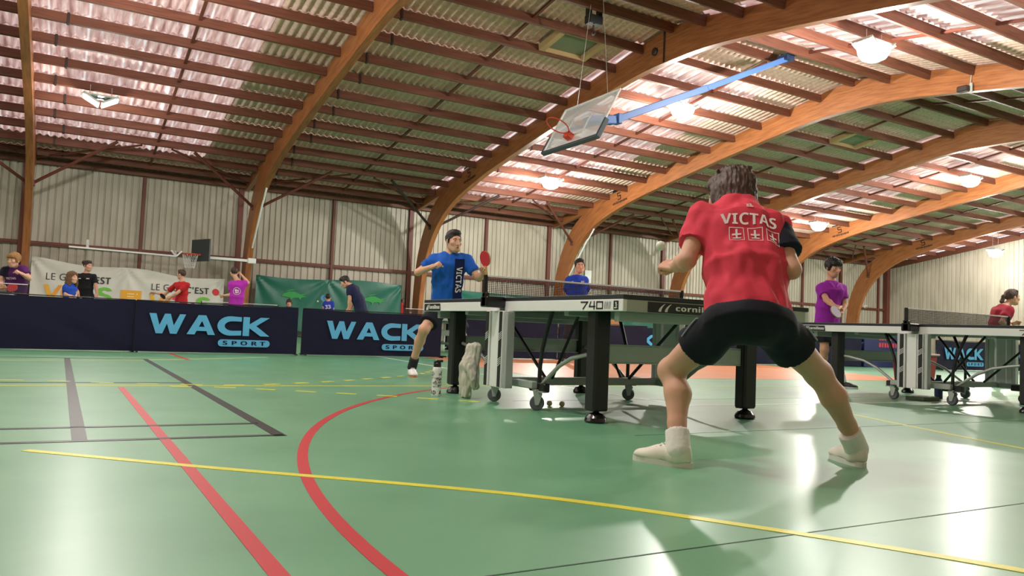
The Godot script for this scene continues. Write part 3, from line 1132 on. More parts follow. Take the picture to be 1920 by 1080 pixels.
func stroke(b: MB, pts: Array, w: float, xf: Transform3D) -> void:
	for i in pts.size() - 1:
		var a: Vector2 = pts[i]
		var c: Vector2 = pts[i + 1]
		var d := (c - a).normalized() * w * 0.5
		var s := Vector2(-d.y, d.x)
		b.prism(PackedVector2Array([a - d - s, c + d - s, c + d + s, a - d + s]), 0.0, 0.0015, xf)

# the maker's plate: two swept bars and a word, light on black
func name_plate(parent: Node3D, xf: Transform3D, w: float, h: float) -> void:
	var b := MB.new()
	b.prism(PackedVector2Array([Vector2(0, 0), Vector2(w, 0), Vector2(w - h * 0.15, h), Vector2(0, h)]), 0.0, 0.003, xf)
	var p := put(parent, "name_plate", b.done(M.black))
	var m := MB.new()
	for k in 2:
		var o := PackedVector2Array()
		var x := w * (0.12 + 0.075 * k)
		for i in 7:
			var t := i / 6.0
			o.append(Vector2(x + h * (0.02 + 0.75 * t * t), h * (0.12 + 0.76 * t)))
		for i in 7:
			var t := 1.0 - i / 6.0
			o.append(Vector2(x + h * (0.34 + 0.5 * t * t), h * (0.12 + 0.76 * t)))
		m.prism(o, 0.003, 0.005, xf)
	var l := letters("cornilleau", h * 0.5, true, 0.002)
	var k2 := w * 0.62 / width_of(l)
	m.add(l, xf * Transform3D(Basis().scaled(Vector3(k2, 1, 1)), Vector3(w * 0.33, h * 0.26, 0.004)))
	put(p, "lettering", m.done(M.white))

func table_model(label: String, at: Vector3, detailed := true, swivel := 0.0) -> Node3D:
	var t := thing("tennis_table", label, "table", at, 0.0, "competition tennis tables")
	var top_m := mat(col(30, 34, 40), 0.5)
	for s in [-1.0, 1.0]:
		var b := MB.new()
		b.box(Vector3(0, 0.7475, s * 0.6865), Vector3(1.525, 0.025, 1.367), 0.003)
		var top := put(t, "table_top", b.done(top_m))
		var ln := MB.new()
		for x in [-0.7525, 0.7525]:
			ln.box(Vector3(x, 0.7603, s * 0.6865), Vector3(0.02, 0.0006, 1.367))
		ln.box(Vector3(0, 0.7603, s * 1.36), Vector3(1.525, 0.0006, 0.02))
		ln.box(Vector3(0, 0.7603, s * 0.6865), Vector3(0.003, 0.0006, 1.367))
		put(top, "edge_line", ln.done(M.white))
		for x in [-1.0, 1.0]:
			b = MB.new()
			b.box(Vector3(x * 0.7475, 0.7, s * 0.70), Vector3(0.03, 0.069, 1.335), 0.003)
			var ap := put(t, "side_apron", b.done(M.white))
			ap.set_meta("label", "white apron along the long side")
			if detailed and x < 0:
				var B := Basis(Vector3.BACK, Vector3.UP, Vector3.LEFT)
				if s > 0:
					var m := MB.new()
					var xf := Transform3D(B, Vector3(-0.763, 0.679, 0.965))
					stroke(m, [Vector2(0, 0.04), Vector2(0.066, 0.04), Vector2(0.022, 0.0)], 0.008, xf)
					stroke(m, [Vector2(0.098, 0.04), Vector2(0.085, 0.014), Vector2(0.14, 0.014)], 0.008, xf)
					stroke(m, [Vector2(0.132, 0.042), Vector2(0.132, 0.0)], 0.008, xf)
					stroke(m, [Vector2(0.158, 0.002), Vector2(0.158, 0.04), Vector2(0.214, 0.04), Vector2(0.214, 0.002), Vector2(0.158, 0.002)], 0.008, xf)
					for k in 5:
						stroke(m, [Vector2(0.232 + k * 0.013, 0.0), Vector2(0.238 + k * 0.013, 0.04)], 0.002, xf)
					m.prism(PackedVector2Array([Vector2(0.318, -0.004), Vector2(0.362, -0.004), Vector2(0.362, 0.046), Vector2(0.318, 0.046)]), 0.0, 0.0015, xf)
					put(ap, "lettering", m.done(M.black))
					m = MB.new()
					stroke(m, [Vector2(0.33, 0.006), Vector2(0.35, 0.006), Vector2(0.34, 0.02), Vector2(0.35, 0.022)], 0.005, Transform3D(B, Vector3(-0.7648, 0.679, 0.965)))
					m.prism(PackedVector2Array([Vector2(0.337, 0.026), Vector2(0.347, 0.026), Vector2(0.347, 0.038), Vector2(0.337, 0.038)]), 0.0, 0.0015, Transform3D(B, Vector3(-0.7648, 0.679, 0.965)))
					put(ap, "emblem", m.done(M.white))
				else:
					name_plate(ap, Transform3D(B, Vector3(-0.763, 0.668, -1.352)), 0.32, 0.06)
		b = MB.new()
		b.box(Vector3(0, 0.7, s * 1.352), Vector3(1.465, 0.069, 0.03), 0.003)
		var ea := put(t, "end_apron", b.done(mat(col(172, 176, 168), 0.5)))
		if detailed:
			var B2 := Basis(Vector3.RIGHT * s, Vector3.UP, Vector3.BACK * s)
			name_plate(ea, Transform3D(B2, Vector3(-0.585 * s, 0.668, s * 1.3675)), 0.62, 0.06)
		b = MB.new()
		b.box(Vector3(0, 0.665, s * 0.7), Vector3(1.38, 0.05, 0.05), 0.004)
		b.box(Vector3(0, 0.64, s * 1.22), Vector3(1.38, 0.06, 0.05), 0.004)
		put(t, "under_beam", b.done(M.grey))
		for x in [-1.0, 1.0]:
			b = MB.new()
			b.box(Vector3(x * 0.628, 0.372, s * 0.97), Vector3(0.115, 0.604, 0.1), 0.012)
			b.box(Vector3(x * 0.628 - x * 0.055, 0.372, s * 0.97), Vector3(0.02, 0.604, 0.06), 0.004)
			var lg := put(t, "leg", b.done(M.black))
			b = MB.new()
			b.lathe([Vector2(0, 0.0), Vector2(0.066, 0.0), Vector2(0.07, 0.012), Vector2(0.064, 0.03), Vector2(0.046, 0.052), Vector2(0.02, 0.06), Vector2(0.014, 0.075), Vector2(0.0, 0.075)], 20, Transform3D(Basis(), Vector3(x * 0.628, 0, s * 0.97)))
			put(lg, "foot", b.done(M.black_gloss))
			b = MB.new()
			b.tube([Vector3(x * 0.61, 0.41, s * 0.9), Vector3(x * 0.61, 0.40, s * 0.82), Vector3(x * 0.61, 0.37, s * 0.66), Vector3(x * 0.61, 0.31, s * 0.52), Vector3(x * 0.61, 0.23, s * 0.4), Vector3(x * 0.61, 0.18, s * 0.33)], 0.014, 8)
			put(t, "curved_stay", b.done(M.grey_tube))
			b = MB.new()
			b.tube([Vector3(x * 0.61, 0.67, s * 0.42), Vector3(x * 0.61, 0.55, s * 0.365), Vector3(x * 0.61, 0.42, s * 0.315), Vector3(x * 0.61, 0.3, s * 0.29), Vector3(x * 0.61, 0.18, s * 0.29)], 0.015, 8)
			put(t, "black_stay", b.done(M.black))
			# castor
			b = MB.new()
			b.box(Vector3(x * 0.61, 0.155, s * 0.29), Vector3(0.05, 0.06, 0.2), 0.008)
			var br := put(t, "castor_bracket", b.done(M.black))
			b = MB.new()
			var wc := Vector3(x * 0.63, 0.05, s * 0.30)
			b.lathe([Vector2(0.012, -0.02), Vector2(0.044, -0.02), Vector2(0.05, -0.012), Vector2(0.05, 0.012), Vector2(0.044, 0.02), Vector2(0.012, 0.02)], 24, Transform3D(Basis(Vector3.UP, swivel) * Basis(Vector3.BACK, PI / 2), wc))
			put(br, "wheel", b.done(M.rubber))
			b = MB.new()
			for q in [-0.027, 0.027]:
				b.prism(PackedVector2Array([Vector2(-0.012, -0.012), Vector2(0.012, -0.012), Vector2(0.035, 0.06), Vector2(0.01, 0.085), Vector2(-0.03, 0.085)]), q - 0.003, q + 0.003, Transform3D(Basis(Vector3.UP, swivel) * Basis(Vector3.BACK, Vector3.UP, Vector3.LEFT), wc))
			b.box(wc + Vector3(0, 0.085, 0), Vector3(0.06, 0.012, 0.05), 0.003)
			b.box(wc + Vector3(0, 0.078, s * 0.06), Vector3(0.03, 0.008, 0.06), 0.002)
			put(br, "castor_fork", b.done(M.grey))
		b = MB.new()
		b.box(Vector3(0, 0.415, s * 0.975), Vector3(1.14, 0.1, 0.012), 0.002)
		for y in [0.36, 0.47]:
			b.box(Vector3(0, y, s * 0.965), Vector3(1.14, 0.008, 0.035), 0.002)
		put(t, "cross_panel", b.done(M.grey))
	# uprights under the net
	for x in [-1.0, 1.0]:
		for s in [-1.0, 1.0]:
			var b := MB.new()
			b.box(Vector3(x * 0.785, 0.4, s * 0.092), Vector3(0.075, 0.53, 0.058), 0.004)
			var up := put(t, "upright", b.done(M.white))
			b = MB.new()
			b.box(Vector3(x * 0.8235, 0.4, s * 0.096), Vector3(0.003, 0.52, 0.04))
			var ins := put(up, "black_inlay", b.done(M.black))
			ins.set_meta("label", "black inlay strip")
			b = MB.new()
			for k in 8:
				var y := 0.38 + 0.014 * k + (0.12 if k > 3 else 0.0) - 0.16
				b.prism(PackedVector2Array([Vector2(-0.02, y), Vector2(-0.02, y + 0.005), Vector2(0.02, y + 0.027), Vector2(0.02, y + 0.022)]), 0.0, 0.0015, Transform3D(Basis(Vector3.BACK * x * -1.0, Vector3.UP, Vector3.RIGHT * x), Vector3(x * 0.825, 0.06, s * 0.096)))
			put(up, "stripes", b.done(M.white)).set_meta("kind", "stuff")
			b = MB.new()
			b.box(Vector3(x * 0.775, 0.4, s * 0.14), Vector3(0.06, 0.53, 0.035), 0.004)
			put(t, "grey_profile", b.done(M.alu))
		var b2 := MB.new()
		b2.box(Vector3(x * 0.79, 0.4, 0), Vector3(0.05, 0.53, 0.1), 0.004)
		put(t, "centre_profile", b2.done(M.white))
		b2 = MB.new()
		b2.box(Vector3(x * 0.66, 0.17, 0), Vector3(0.05, 0.05, 0.62), 0.006)
		put(t, "base_rail", b2.done(M.grey))
		for s in [-1.0, 1.0]:
			b2 = MB.new()
			b2.tube([Vector3(x * 0.35, 0.2, s * 0.05), Vector3(x * 0.45, 0.66, s * 0.5)], 0.012, 6)
			put(t, "inner_strut", b2.done(M.black))
	var b3 := MB.new()
	b3.box(Vector3(0, 0.175, 0), Vector3(1.46, 0.056, 0.07), 0.006)
	put(t, "base_beam", b3.done(M.grey))
	# net
	var nt := MB.new()
	nt.box(Vector3(0, 0.906, 0), Vector3(1.8, 0.013, 0.005), 0.001)
	nt.box(Vector3(0, 0.768, 0), Vector3(1.8, 0.004, 0.003))
	var net := put(t, "net_tape", nt.done(M.white))
	nt = MB.new()
	for i in 121:
		nt.box(Vector3(-0.9 + i * 1.8 / 120.0, 0.836, 0), Vector3(0.003, 0.14, 0.003))
	for i in 11:
		nt.box(Vector3(0, 0.772 + i * 0.0125, 0), Vector3(1.8, 0.003, 0.003))
	var ms := put(net, "net_mesh", nt.done(mat(col(44, 44, 48), 0.7)))
	ms.set_meta("kind", "stuff")
	for x in [-1.0, 1.0]:
		nt = MB.new()
		nt.box(Vector3(x * 0.905, 0.835, 0), Vector3(0.02, 0.157, 0.034), 0.004)
		nt.box(Vector3(x * 0.84, 0.725, 0), Vector3(0.15, 0.075, 0.1), 0.008)
		nt.box(Vector3(x * 0.90, 0.74, 0), Vector3(0.03, 0.1, 0.06), 0.006)
		put(t, "net_post", nt.done(M.black_gloss))
	return t

func sheet_banner(called: String, label: String, at: Vector3, w: float, h: float, top: Callable, m: Material, seed_: int) -> Node3D:
	var t := thing(called, label, "banner", at)
	var nz := FastNoiseLite.new()
	nz.seed = seed_
	nz.frequency = 0.5
	var f := func(u: float, v: float) -> Vector3:
		var x := u * w
		var fold := 0.0
		for c in [0.0, 0.47, 1.0]:
			# creases fan out from the tied corners
			var dx := absf(u - c) * w
			fold += 0.03 * exp(-dx * 0.9) * sin((atan2((1.0 - v) * h + 0.02, dx + 0.05)) * 9.0 + c * 5.0)
		return Vector3(x, h * v + top.call(u) * v, 0.05 + 0.03 * nz.get_noise_2d(x * 1.4, v * 1.5) + fold)
	var b := MB.new()
	b.grid(90, 22, f, Vector3.BACK)
	put(t, "cloth", b.done(m))
	t.set_meta("_f", f)
	return t

func on_banner(t: Node3D, called: String, src: MB, w: float, h: float, pos: Vector2, m: Material, sub := 1) -> MeshInstance3D:
	var f: Callable = t.get_meta("_f")
	var o := MB.new()
	for i in src.v.size():
		var p := src.v[i]
		var q: Vector3 = f.call((pos.x + p.x) / w, (pos.y + p.y) / h)
		o.v.append(Vector3(pos.x + p.x, pos.y + p.y, q.z + 0.02 + p.z))
		o.n.append(src.n[i]); o.uv.append(Vector2.ZERO)
	return put(t, called, o.done(m))

func split_prism(q: PackedVector2Array) -> MB:
	# an outline cut into small cells so that it can follow a fold
	var b := MB.new()
	var lo := Vector2.INF
	var hi := -Vector2.INF
	for p in q:
		lo = lo.min(p); hi = hi.max(p)
	var s := 0.09
	var x := lo.x
	while x < hi.x:
		var y := lo.y
		while y < hi.y:
			for piece in Geometry2D.intersect_polygons(q, PackedVector2Array([Vector2(x, y), Vector2(x + s, y), Vector2(x + s, y + s), Vector2(x, y + s)])):
				var t := Geometry2D.triangulate_polygon(piece)
				for i in range(0, t.size(), 3):
					b.tri(Vector3(piece[t[i]].x, piece[t[i]].y, 0), Vector3(piece[t[i + 1]].x, piece[t[i + 1]].y, 0), Vector3(piece[t[i + 2]].x, piece[t[i + 2]].y, 0), Vector3.BACK, Vector3.BACK, Vector3.BACK)
			y += s
		x += s
	return b

func ring_shape(c: Vector2, r0: Vector2, r1: Vector2, a0: float, a1: float) -> PackedVector2Array:
	var o := PackedVector2Array()
	for i in 17:
		var a := lerpf(a0, a1, i / 16.0)
		o.append(c + Vector2(cos(a) * r1.x, sin(a) * r1.y))
	for i in 17:
		var a := lerpf(a1, a0, i / 16.0)
		o.append(c + Vector2(cos(a) * r0.x, sin(a) * r0.y))
	return o

func crocodile() -> Array:
	return [PackedVector2Array([Vector2(0.0, 0.28), Vector2(0.1, 0.42), Vector2(0.3, 0.5), Vector2(0.36, 0.56), Vector2(0.46, 0.54), Vector2(0.62, 0.56), Vector2(0.8, 0.5), Vector2(1.0, 0.42), Vector2(1.35, 0.5), Vector2(1.1, 0.36), Vector2(1.38, 0.3), Vector2(1.05, 0.26), Vector2(0.98, 0.12), Vector2(0.9, 0.24), Vector2(0.62, 0.22), Vector2(0.5, 0.08), Vector2(0.46, 0.22), Vector2(0.2, 0.26)]), PackedVector2Array([Vector2(0.16, 0.56), Vector2(0.5, 0.66), Vector2(0.78, 0.7), Vector2(0.5, 0.6), Vector2(0.3, 0.56)])]

func furniture() -> void:
	table_model("nearest tennis table, black top with white aprons, in the middle of the hall", Vector3(3.4625, 0, -4.81), true, 1.0)
	table_model("tennis table at the right, in front of the boy in the purple polo", Vector3(8.0, 0, -4.64))
	# tables of the courts behind the navy barriers: only nets and edges show
	var far := table_model("tennis table far back, behind the boy in magenta", Vector3(3.82, 0, -19.9), false)
	var c := copy_of(far, Vector3(-1.33, 0, -13.75), 0.0, "tennis table at the far left, in front of the fair-haired boy")
	c = copy_of(far, Vector3(7.4, 0, -15.9), 0.0, "tennis table behind the player in the blue shirt, its net end beside his hip")
	c = copy_of(far, Vector3(12.9, 0, -18.6), 0.0, "tennis table far back, seen through the net of the nearest table")
	# navy barriers
	surround("plain navy barrier at the far left with no lettering", Vector3(-1.46, 0, -12.15), 0.0309, -1.0, 1, 2.38)
	surround("navy barrier lettered in light blue, second from the left edge", Vector3(0.93, 0, -12.19), 0.0309, 0.17, 2)
	surround("navy barrier lettered in light blue, partly hidden by the blue player's leg", Vector3(3.31, 0, -12.26), 0.0309, 0.38, 3, 2.43)
	surround("navy barrier seen through the far legs of the nearest table, beside the player in blue", Vector3(6.0, 0, -12.42), 0.06, -1.0, 4)
	surround("plain navy barrier seen under the nearest table, in front of the folding chairs", Vector3(8.37, 0, -12.62), 0.06, -1.0, 5)
	surround("navy barrier with light blue lettering, seen under the nearest table's right half", Vector3(11.05, 0, -15.4), 0.0, 0.38, 6)
	surround("navy barrier beyond the right-hand table, its lettering left of the crossed stays", Vector3(18.5, 0, -11.3), 0.0, 0.3, 7)
	surround("navy barrier beyond the right-hand table, second letter row beside the girl in red", Vector3(20.95, 0, -11.3), 0.0, 0.3, 8)
	surround("navy barrier behind the shins of the boy in the purple polo", Vector3(14.6, 0, -12.2), 0.0, -1.0, 9)
	surround("navy barrier next to the blue crash mats", Vector3(12.2, 0, -12.3), 0.0, -1.0, 10)
	surround("navy barrier at the far right behind the girl in red", Vector3(23.4, 0, -11.3), 0.0, 0.3, 11)
	barrier_stand()
	# banners on the far wall
	var white_cloth := mat(col(214, 212, 204), 0.6)
	var bw := 5.2
	var t := sheet_banner("banner", "long white banner with black and coloured lettering hung on the far wall", Vector3(-0.78, 0.35, WALL + 0.55), bw, 1.52, func(u: float) -> float: return 0.12 - 0.28 * u + 0.05 * cos(u * 12.0), white_cloth, 3)
	var ink := mat(col(52, 50, 52), 0.6)
	for q in [[0.38, 1.06, 0.0], [3.12, 0.93, 0.0]]:
		var l := letters("LE GAZ ", 0.19, false, 0.002)
		on_banner(t, "lettering", l, bw, 1.52, Vector2(q[0], q[1]), ink)
		l = letters("C'EST", 0.19, true, 0.002)
		on_banner(t, "lettering", l, bw, 1.52, Vector2(q[0] + 0.98, q[1] - 0.04), ink)
		var y: float = q[1] - 0.56
		var x: float = q[0]
		var yellow := mat(col(236, 176, 40), 0.6)
		on_banner(t, "letter_panel", split_prism(PackedVector2Array([Vector2(0, 0.42), Vector2(0.1, 0.42), Vector2(0.24, 0.0), Vector2(0.12, 0.0)])), bw, 1.52, Vector2(x - 0.04, y), yellow)
		on_banner(t, "letter_panel", split_prism(PackedVector2Array([Vector2(0.12, 0.0), Vector2(0.24, 0.0), Vector2(0.46, 0.42), Vector2(0.36, 0.42)])), bw, 1.52, Vector2(x - 0.04, y), mat(col(240, 158, 44), 0.6))
		on_banner(t, "letter_panel", split_prism(ring_shape(Vector2.ZERO, Vector2(0.09, 0.11), Vector2(0.21, 0.23), PI * 0.5, PI * 1.5)), bw, 1.52, Vector2(x + 0.6, y + 0.2), mat(col(244, 150, 40), 0.6))
		on_banner(t, "letter_panel", split_prism(ring_shape(Vector2.ZERO, Vector2(0.09, 0.11), Vector2(0.21, 0.23), -PI * 0.5, PI * 0.5)), bw, 1.52, Vector2(x + 0.6, y + 0.2), mat(col(214, 44, 108), 0.6))
		var gm := mat(col(112, 190, 62), 0.6)
		on_banner(t, "letter_panel", split_prism(ring_shape(Vector2.ZERO, Vector2(0.07, 0.05), Vector2(0.2, 0.13), PI * 0.1, PI * 1.5)), bw, 1.52, Vector2(x + 1.5, y + 0.3), gm)
		on_banner(t, "letter_panel", split_prism(ring_shape(Vector2.ZERO, Vector2(0.07, 0.05), Vector2(0.2, 0.13), -PI * 0.9, PI * 0.5)), bw, 1.52, Vector2(x + 1.5, y + 0.1), gm)
		on_banner(t, "letter_panel", split_prism(ring_shape(Vector2.ZERO, Vector2(0.08, 0.12), Vector2(0.18, 0.22), PI, TAU)), bw, 1.52, Vector2(x + 1.06, y + 0.22), mat(col(150, 60, 140), 0.6))
	var orange := mat(col(232, 168, 48), 0.6)
	on_banner(t, "orange_panel", split_prism(PackedVector2Array([Vector2(0, 0), Vector2(0.56, 0), Vector2(0.56, 0.34), Vector2(0, 0.34)])), bw, 1.52, Vector2(2.3, 0.54), orange)
	for k in 3:
		var ln := MB.new()
		for i in 9:
			ln.add(split_prism(PackedVector2Array([Vector2(i * 0.042, 0), Vector2(i * 0.042 + 0.032, 0), Vector2(i * 0.042 + 0.032, 0.03), Vector2(i * 0.042, 0.03)])), Transform3D())
		on_banner(t, "small_print", ln, bw, 1.52, Vector2(2.39, 0.76 - k * 0.08), mat(col(250, 226, 170), 0.6))
	t.remove_meta("_f")
	var green := mat(col(22, 96, 80), 0.42)
	var croc := mat(col(30, 140, 62), 0.5)
	t = sheet_banner("green_tarpaulin", "dark green tarpaulin with two crocodile emblems hung on the far wall", Vector3(5.38, 0.2, WALL + 0.55), 5.0, 1.74, func(u: float) -> float: return 0.02 - 0.05 * sin(u * PI * 2.1), green, 5)
	for x in [0.83, 3.62]:
		for o in crocodile():
			var sc := PackedVector2Array()
			for p in o:
				sc.append(p * 0.62)
			on_banner(t, "emblem", split_prism(sc), 5.0, 1.74, Vector2(x, 0.95), croc)
	t.remove_meta("_f")
	t = sheet_banner("green_tarpaulin", "green tarpaulin on the wall behind the net of the nearest table", Vector3(12.4, 0.2, WALL + 0.55), 4.6, 1.72, func(u: float) -> float: return -0.04 * sin(u * PI), green, 6)
	t.remove_meta("_f")
	t = sheet_banner("green_tarpaulin", "green tarpaulin low on the wall, seen under the right end of the nearest table", Vector3(17.6, 0.2, WALL + 0.55), 5.0, 1.4, func(u: float) -> float: return -0.04 * sin(u * PI), green, 7)
	t.remove_meta("_f")
	hoops()
	fittings()

func barrier_stand() -> void:
	var t := thing("scoreboard_stand", "black upright stand in the gap between two barriers, left of the nearest table", "stand", Vector3(5.86, 0, -12.75))
	var b := MB.new()
	b.tube([Vector3(0, 0, 0), Vector3(0, 0.74, 0)], 0.014, 8)
	put(t, "pole", b.done(M.black))
	b = MB.new()
	b.box(Vector3(0, 0.012, 0), Vector3(0.3, 0.024, 0.2), 0.006)
	put(t, "base", b.done(M.black))
	b = MB.new()
	b.box(Vector3(-0.02, 0.74, 0), Vector3(0.16, 0.1, 0.08), 0.01)
	put(t, "head", b.done(M.black))

func hoops() -> void:
	# suspended basket: swung up under the ridge
	var c := Vector3(8.32, 4.54, -12.1)
	var t := thing("basketball_goal", "glass basketball board with orange hoop on a long blue arm under the roof", "basketball hoop", Vector3(8.9, 4.6, -12.1))
	var nrm := Vector3(-0.885, 0.465, 0).normalized()
	var dn := Vector3(-0.465, -0.885, 0).normalized()
	var B := Basis(Vector3.BACK, -dn, nrm)
	B.x = B.y.cross(B.z)
	var xf := Transform3D(B, c - t.position)
	var b := MB.new()
	b.box(Vector3.ZERO, Vector3(1.8, 1.05, 0.012))
	var g := MB.new(); g.add(b, xf)
	var glass := mat(Color(0.86, 0.9, 0.92, 0.35), 0.12)
	glass.transparency = BaseMaterial3D.TRANSPARENCY_ALPHA
	put(t, "glass_board", g.done(glass))
	b = MB.new()
	for s in [-1.0, 1.0]:
		b.box(Vector3(s * 0.885, 0, 0), Vector3(0.04, 1.05, 0.03), 0.004)
		b.box(Vector3(0, s * 0.51, 0), Vector3(1.8, 0.04, 0.03), 0.004)
		b.box(Vector3(s * 0.295, -0.12, 0.01), Vector3(0.05, 0.45, 0.008))
		b.box(Vector3(0, -0.12 + s * 0.2, 0.01), Vector3(0.6, 0.05, 0.008))
	g = MB.new(); g.add(b, xf)
	put(t, "white_marking", g.done(M.white))
	b = MB.new()
	b.box(Vector3(0, -0.55, -0.02), Vector3(1.84, 0.06, 0.1), 0.012)
	for s in [-1.0, 1.0]:
		b.box(Vector3(s * 0.91, -0.36, -0.02), Vector3(0.05, 0.42, 0.1), 0.012)
	g = MB.new(); g.add(b, xf)
	put(t, "edge_padding", g.done(mat(col(70, 84, 92), 0.6)))
	b = MB.new()
	var ring := []
	for i in 33:
		var a := TAU * i / 32.0
		ring.append(Vector3(cos(a) * 0.228, -0.38, 0.38 + sin(a) * 0.228))
	b.tube(ring, 0.012, 6, false)
	b.box(Vector3(0, -0.4, 0.08), Vector3(0.16, 0.12, 0.14), 0.012)
	g = MB.new(); g.add(b, xf)
	put(t, "hoop", g.done(mat(col(206, 70, 48), 0.45)))
	b = MB.new()
	b.bar(Vector3(0.1, 0.05, 0), Vector3(2.6, 1.2, 0), 0.12, 0.14, Vector3.UP, 0.012)
	b.bar(Vector3(2.6, 1.2, 0), Vector3(5.0, 2.34, 0), 0.1, 0.12, Vector3.UP, 0.012)
	b.bar(Vector3(-0.45, -0.02, 0), Vector3(0.2, 0.1, 0), 0.2, 0.16, Vector3.UP, 0.012)
	b.box(Vector3(0.3, 0.14, 0), Vector3(0.1, 0.2, 0.2), 0.01)
	for s in [-1.0, 1.0]:
		b.bar(Vector3(-0.5, -0.1, s * 0.5), Vector3(0.1, 0.06, 0), 0.05, 0.05, Vector3.UP, 0.006)
	put(t, "swing_arm", b.done(mat(col(82, 122, 190), 0.45)))
	b = MB.new()
	b.box(Vector3(5.0, 2.36, 0), Vector3(0.24, 0.14, 0.3), 0.01)
	for s in [-1.0, 1.0]:
		b.bar(Vector3(5.0, 2.3, s * 0.1), Vector3(5.05, 2.5, s * 0.16), 0.05, 0.05)
	put(t, "ceiling_bracket", b.done(mat(col(40, 56, 92), 0.5)))
	for s in [-1.0, 1.0]:
		b = MB.new()
		b.tube([xf * Vector3(s * 0.5, 0.5, -0.02), Vector3(-0.3, 2.35, s * 0.2)], 0.005, 5)
		put(t, "cable", b.done(M.grey_tube))
	# hoist above it
	t = thing("hoist", "small black hoist with a hook under the roof at the top of the view", "hoist", Vector3(9.0, 6.88, -12.75))
	b = MB.new()
	b.box(Vector3.ZERO, Vector3(0.34, 0.18, 0.2), 0.02)
	b.box(Vector3(0.13, 0.1, 0), Vector3(0.06, 0.3, 0.16), 0.01)
	b.box(Vector3(-0.13, 0.1, 0), Vector3(0.06, 0.3, 0.16), 0.01)
	put(t, "housing", b.done(M.black))
	b = MB.new()
	b.tube([Vector3(0, -0.1, 0), Vector3(0, -0.2, 0), Vector3(0.04, -0.25, 0), Vector3(0, -0.3, 0), Vector3(-0.05, -0.27, 0)], 0.018, 7)
	put(t, "hook", b.done(M.steel_dark))
	# basket folded against the far wall
	var z := -24.75
	t = thing("basketball_goal", "wall basket with a dark board and white arm beside the boy in magenta", "basketball hoop", Vector3(3.6, 2.35, z))
	b = MB.new()
	b.box(Vector3(-0.08, 0.16, 0.0), Vector3(0.05, 0.66, 0.92), 0.006, Basis(Vector3.UP, 0.42))
	put(t, "board", b.done(mat(col(54, 62, 66), 0.5)))
	b = MB.new()
	b.box(Vector3(0.75, -0.03, -0.1), Vector3(1.5, 0.08, 0.07), 0.008)
	b.box(Vector3(1.42, -0.03, -0.12), Vector3(0.24, 0.16, 0.16), 0.01)
	b.box(Vector3(0.06, 0.12, 0.08), Vector3(0.04, 0.3, 0.05), 0.006)
	put(t, "arm", b.done(M.white))
	b = MB.new()
	ring = []
	for i in 25:
		var a := TAU * i / 24.0
		ring.append(Vector3(-0.38 + cos(a) * 0.225, 0.02, 0.1 + sin(a) * 0.225))
	b.tube(ring, 0.014, 6, false)
	b.box(Vector3(-0.13, 0.02, 0.03), Vector3(0.1, 0.06, 0.1), 0.01)
	put(t, "hoop", b.done(mat(col(206, 84, 58), 0.45)))
	b = MB.new()
	for i in 12:
		var a := TAU * i / 12.0
		var a2 := TAU * (i + 0.5) / 12.0
		for sg in [1.0, -1.0]:
			b.tube([Vector3(-0.38 + cos(a) * 0.22, 0.0, 0.1 + sin(a) * 0.22), Vector3(-0.38 + cos(a + sg * 0.26) * 0.17, -0.2, 0.1 + sin(a + sg * 0.26) * 0.17), Vector3(-0.38 + cos(a) * 0.13, -0.4, 0.1 + sin(a) * 0.13)], 0.004, 4, false)
	put(t, "basket_net", b.done(M.white))
	# long white beam of a folded goal
	t = thing("wall_bracket", "long white folded bar with a three-armed end on the wall above the white banner", "bracket", Vector3(0.1, 2.36, -25.6))
	b = MB.new()
	b.bar(Vector3(0, 0.02, 0), Vector3(2.85, -0.02, 0), 0.05, 0.05, Vector3.UP, 0.006)
	put(t, "bar", b.done(M.white))
	b = MB.new()
	b.bar(Vector3(0.47, 0.02, 0), Vector3(0.47, 0.26, -0.3), 0.07, 0.07, Vector3.BACK, 0.006)
	put(t, "stem", b.done(M.white))
	b = MB.new()
	for q in [-0.14, 0.0, 0.16]:
		b.bar(Vector3(2.85, -0.02, 0), Vector3(2.85 + q, 0.15, -0.3 if q == 0.0 else -0.1), 0.045, 0.045, Vector3.BACK, 0.004)
	put(t, "fork", b.done(M.white))

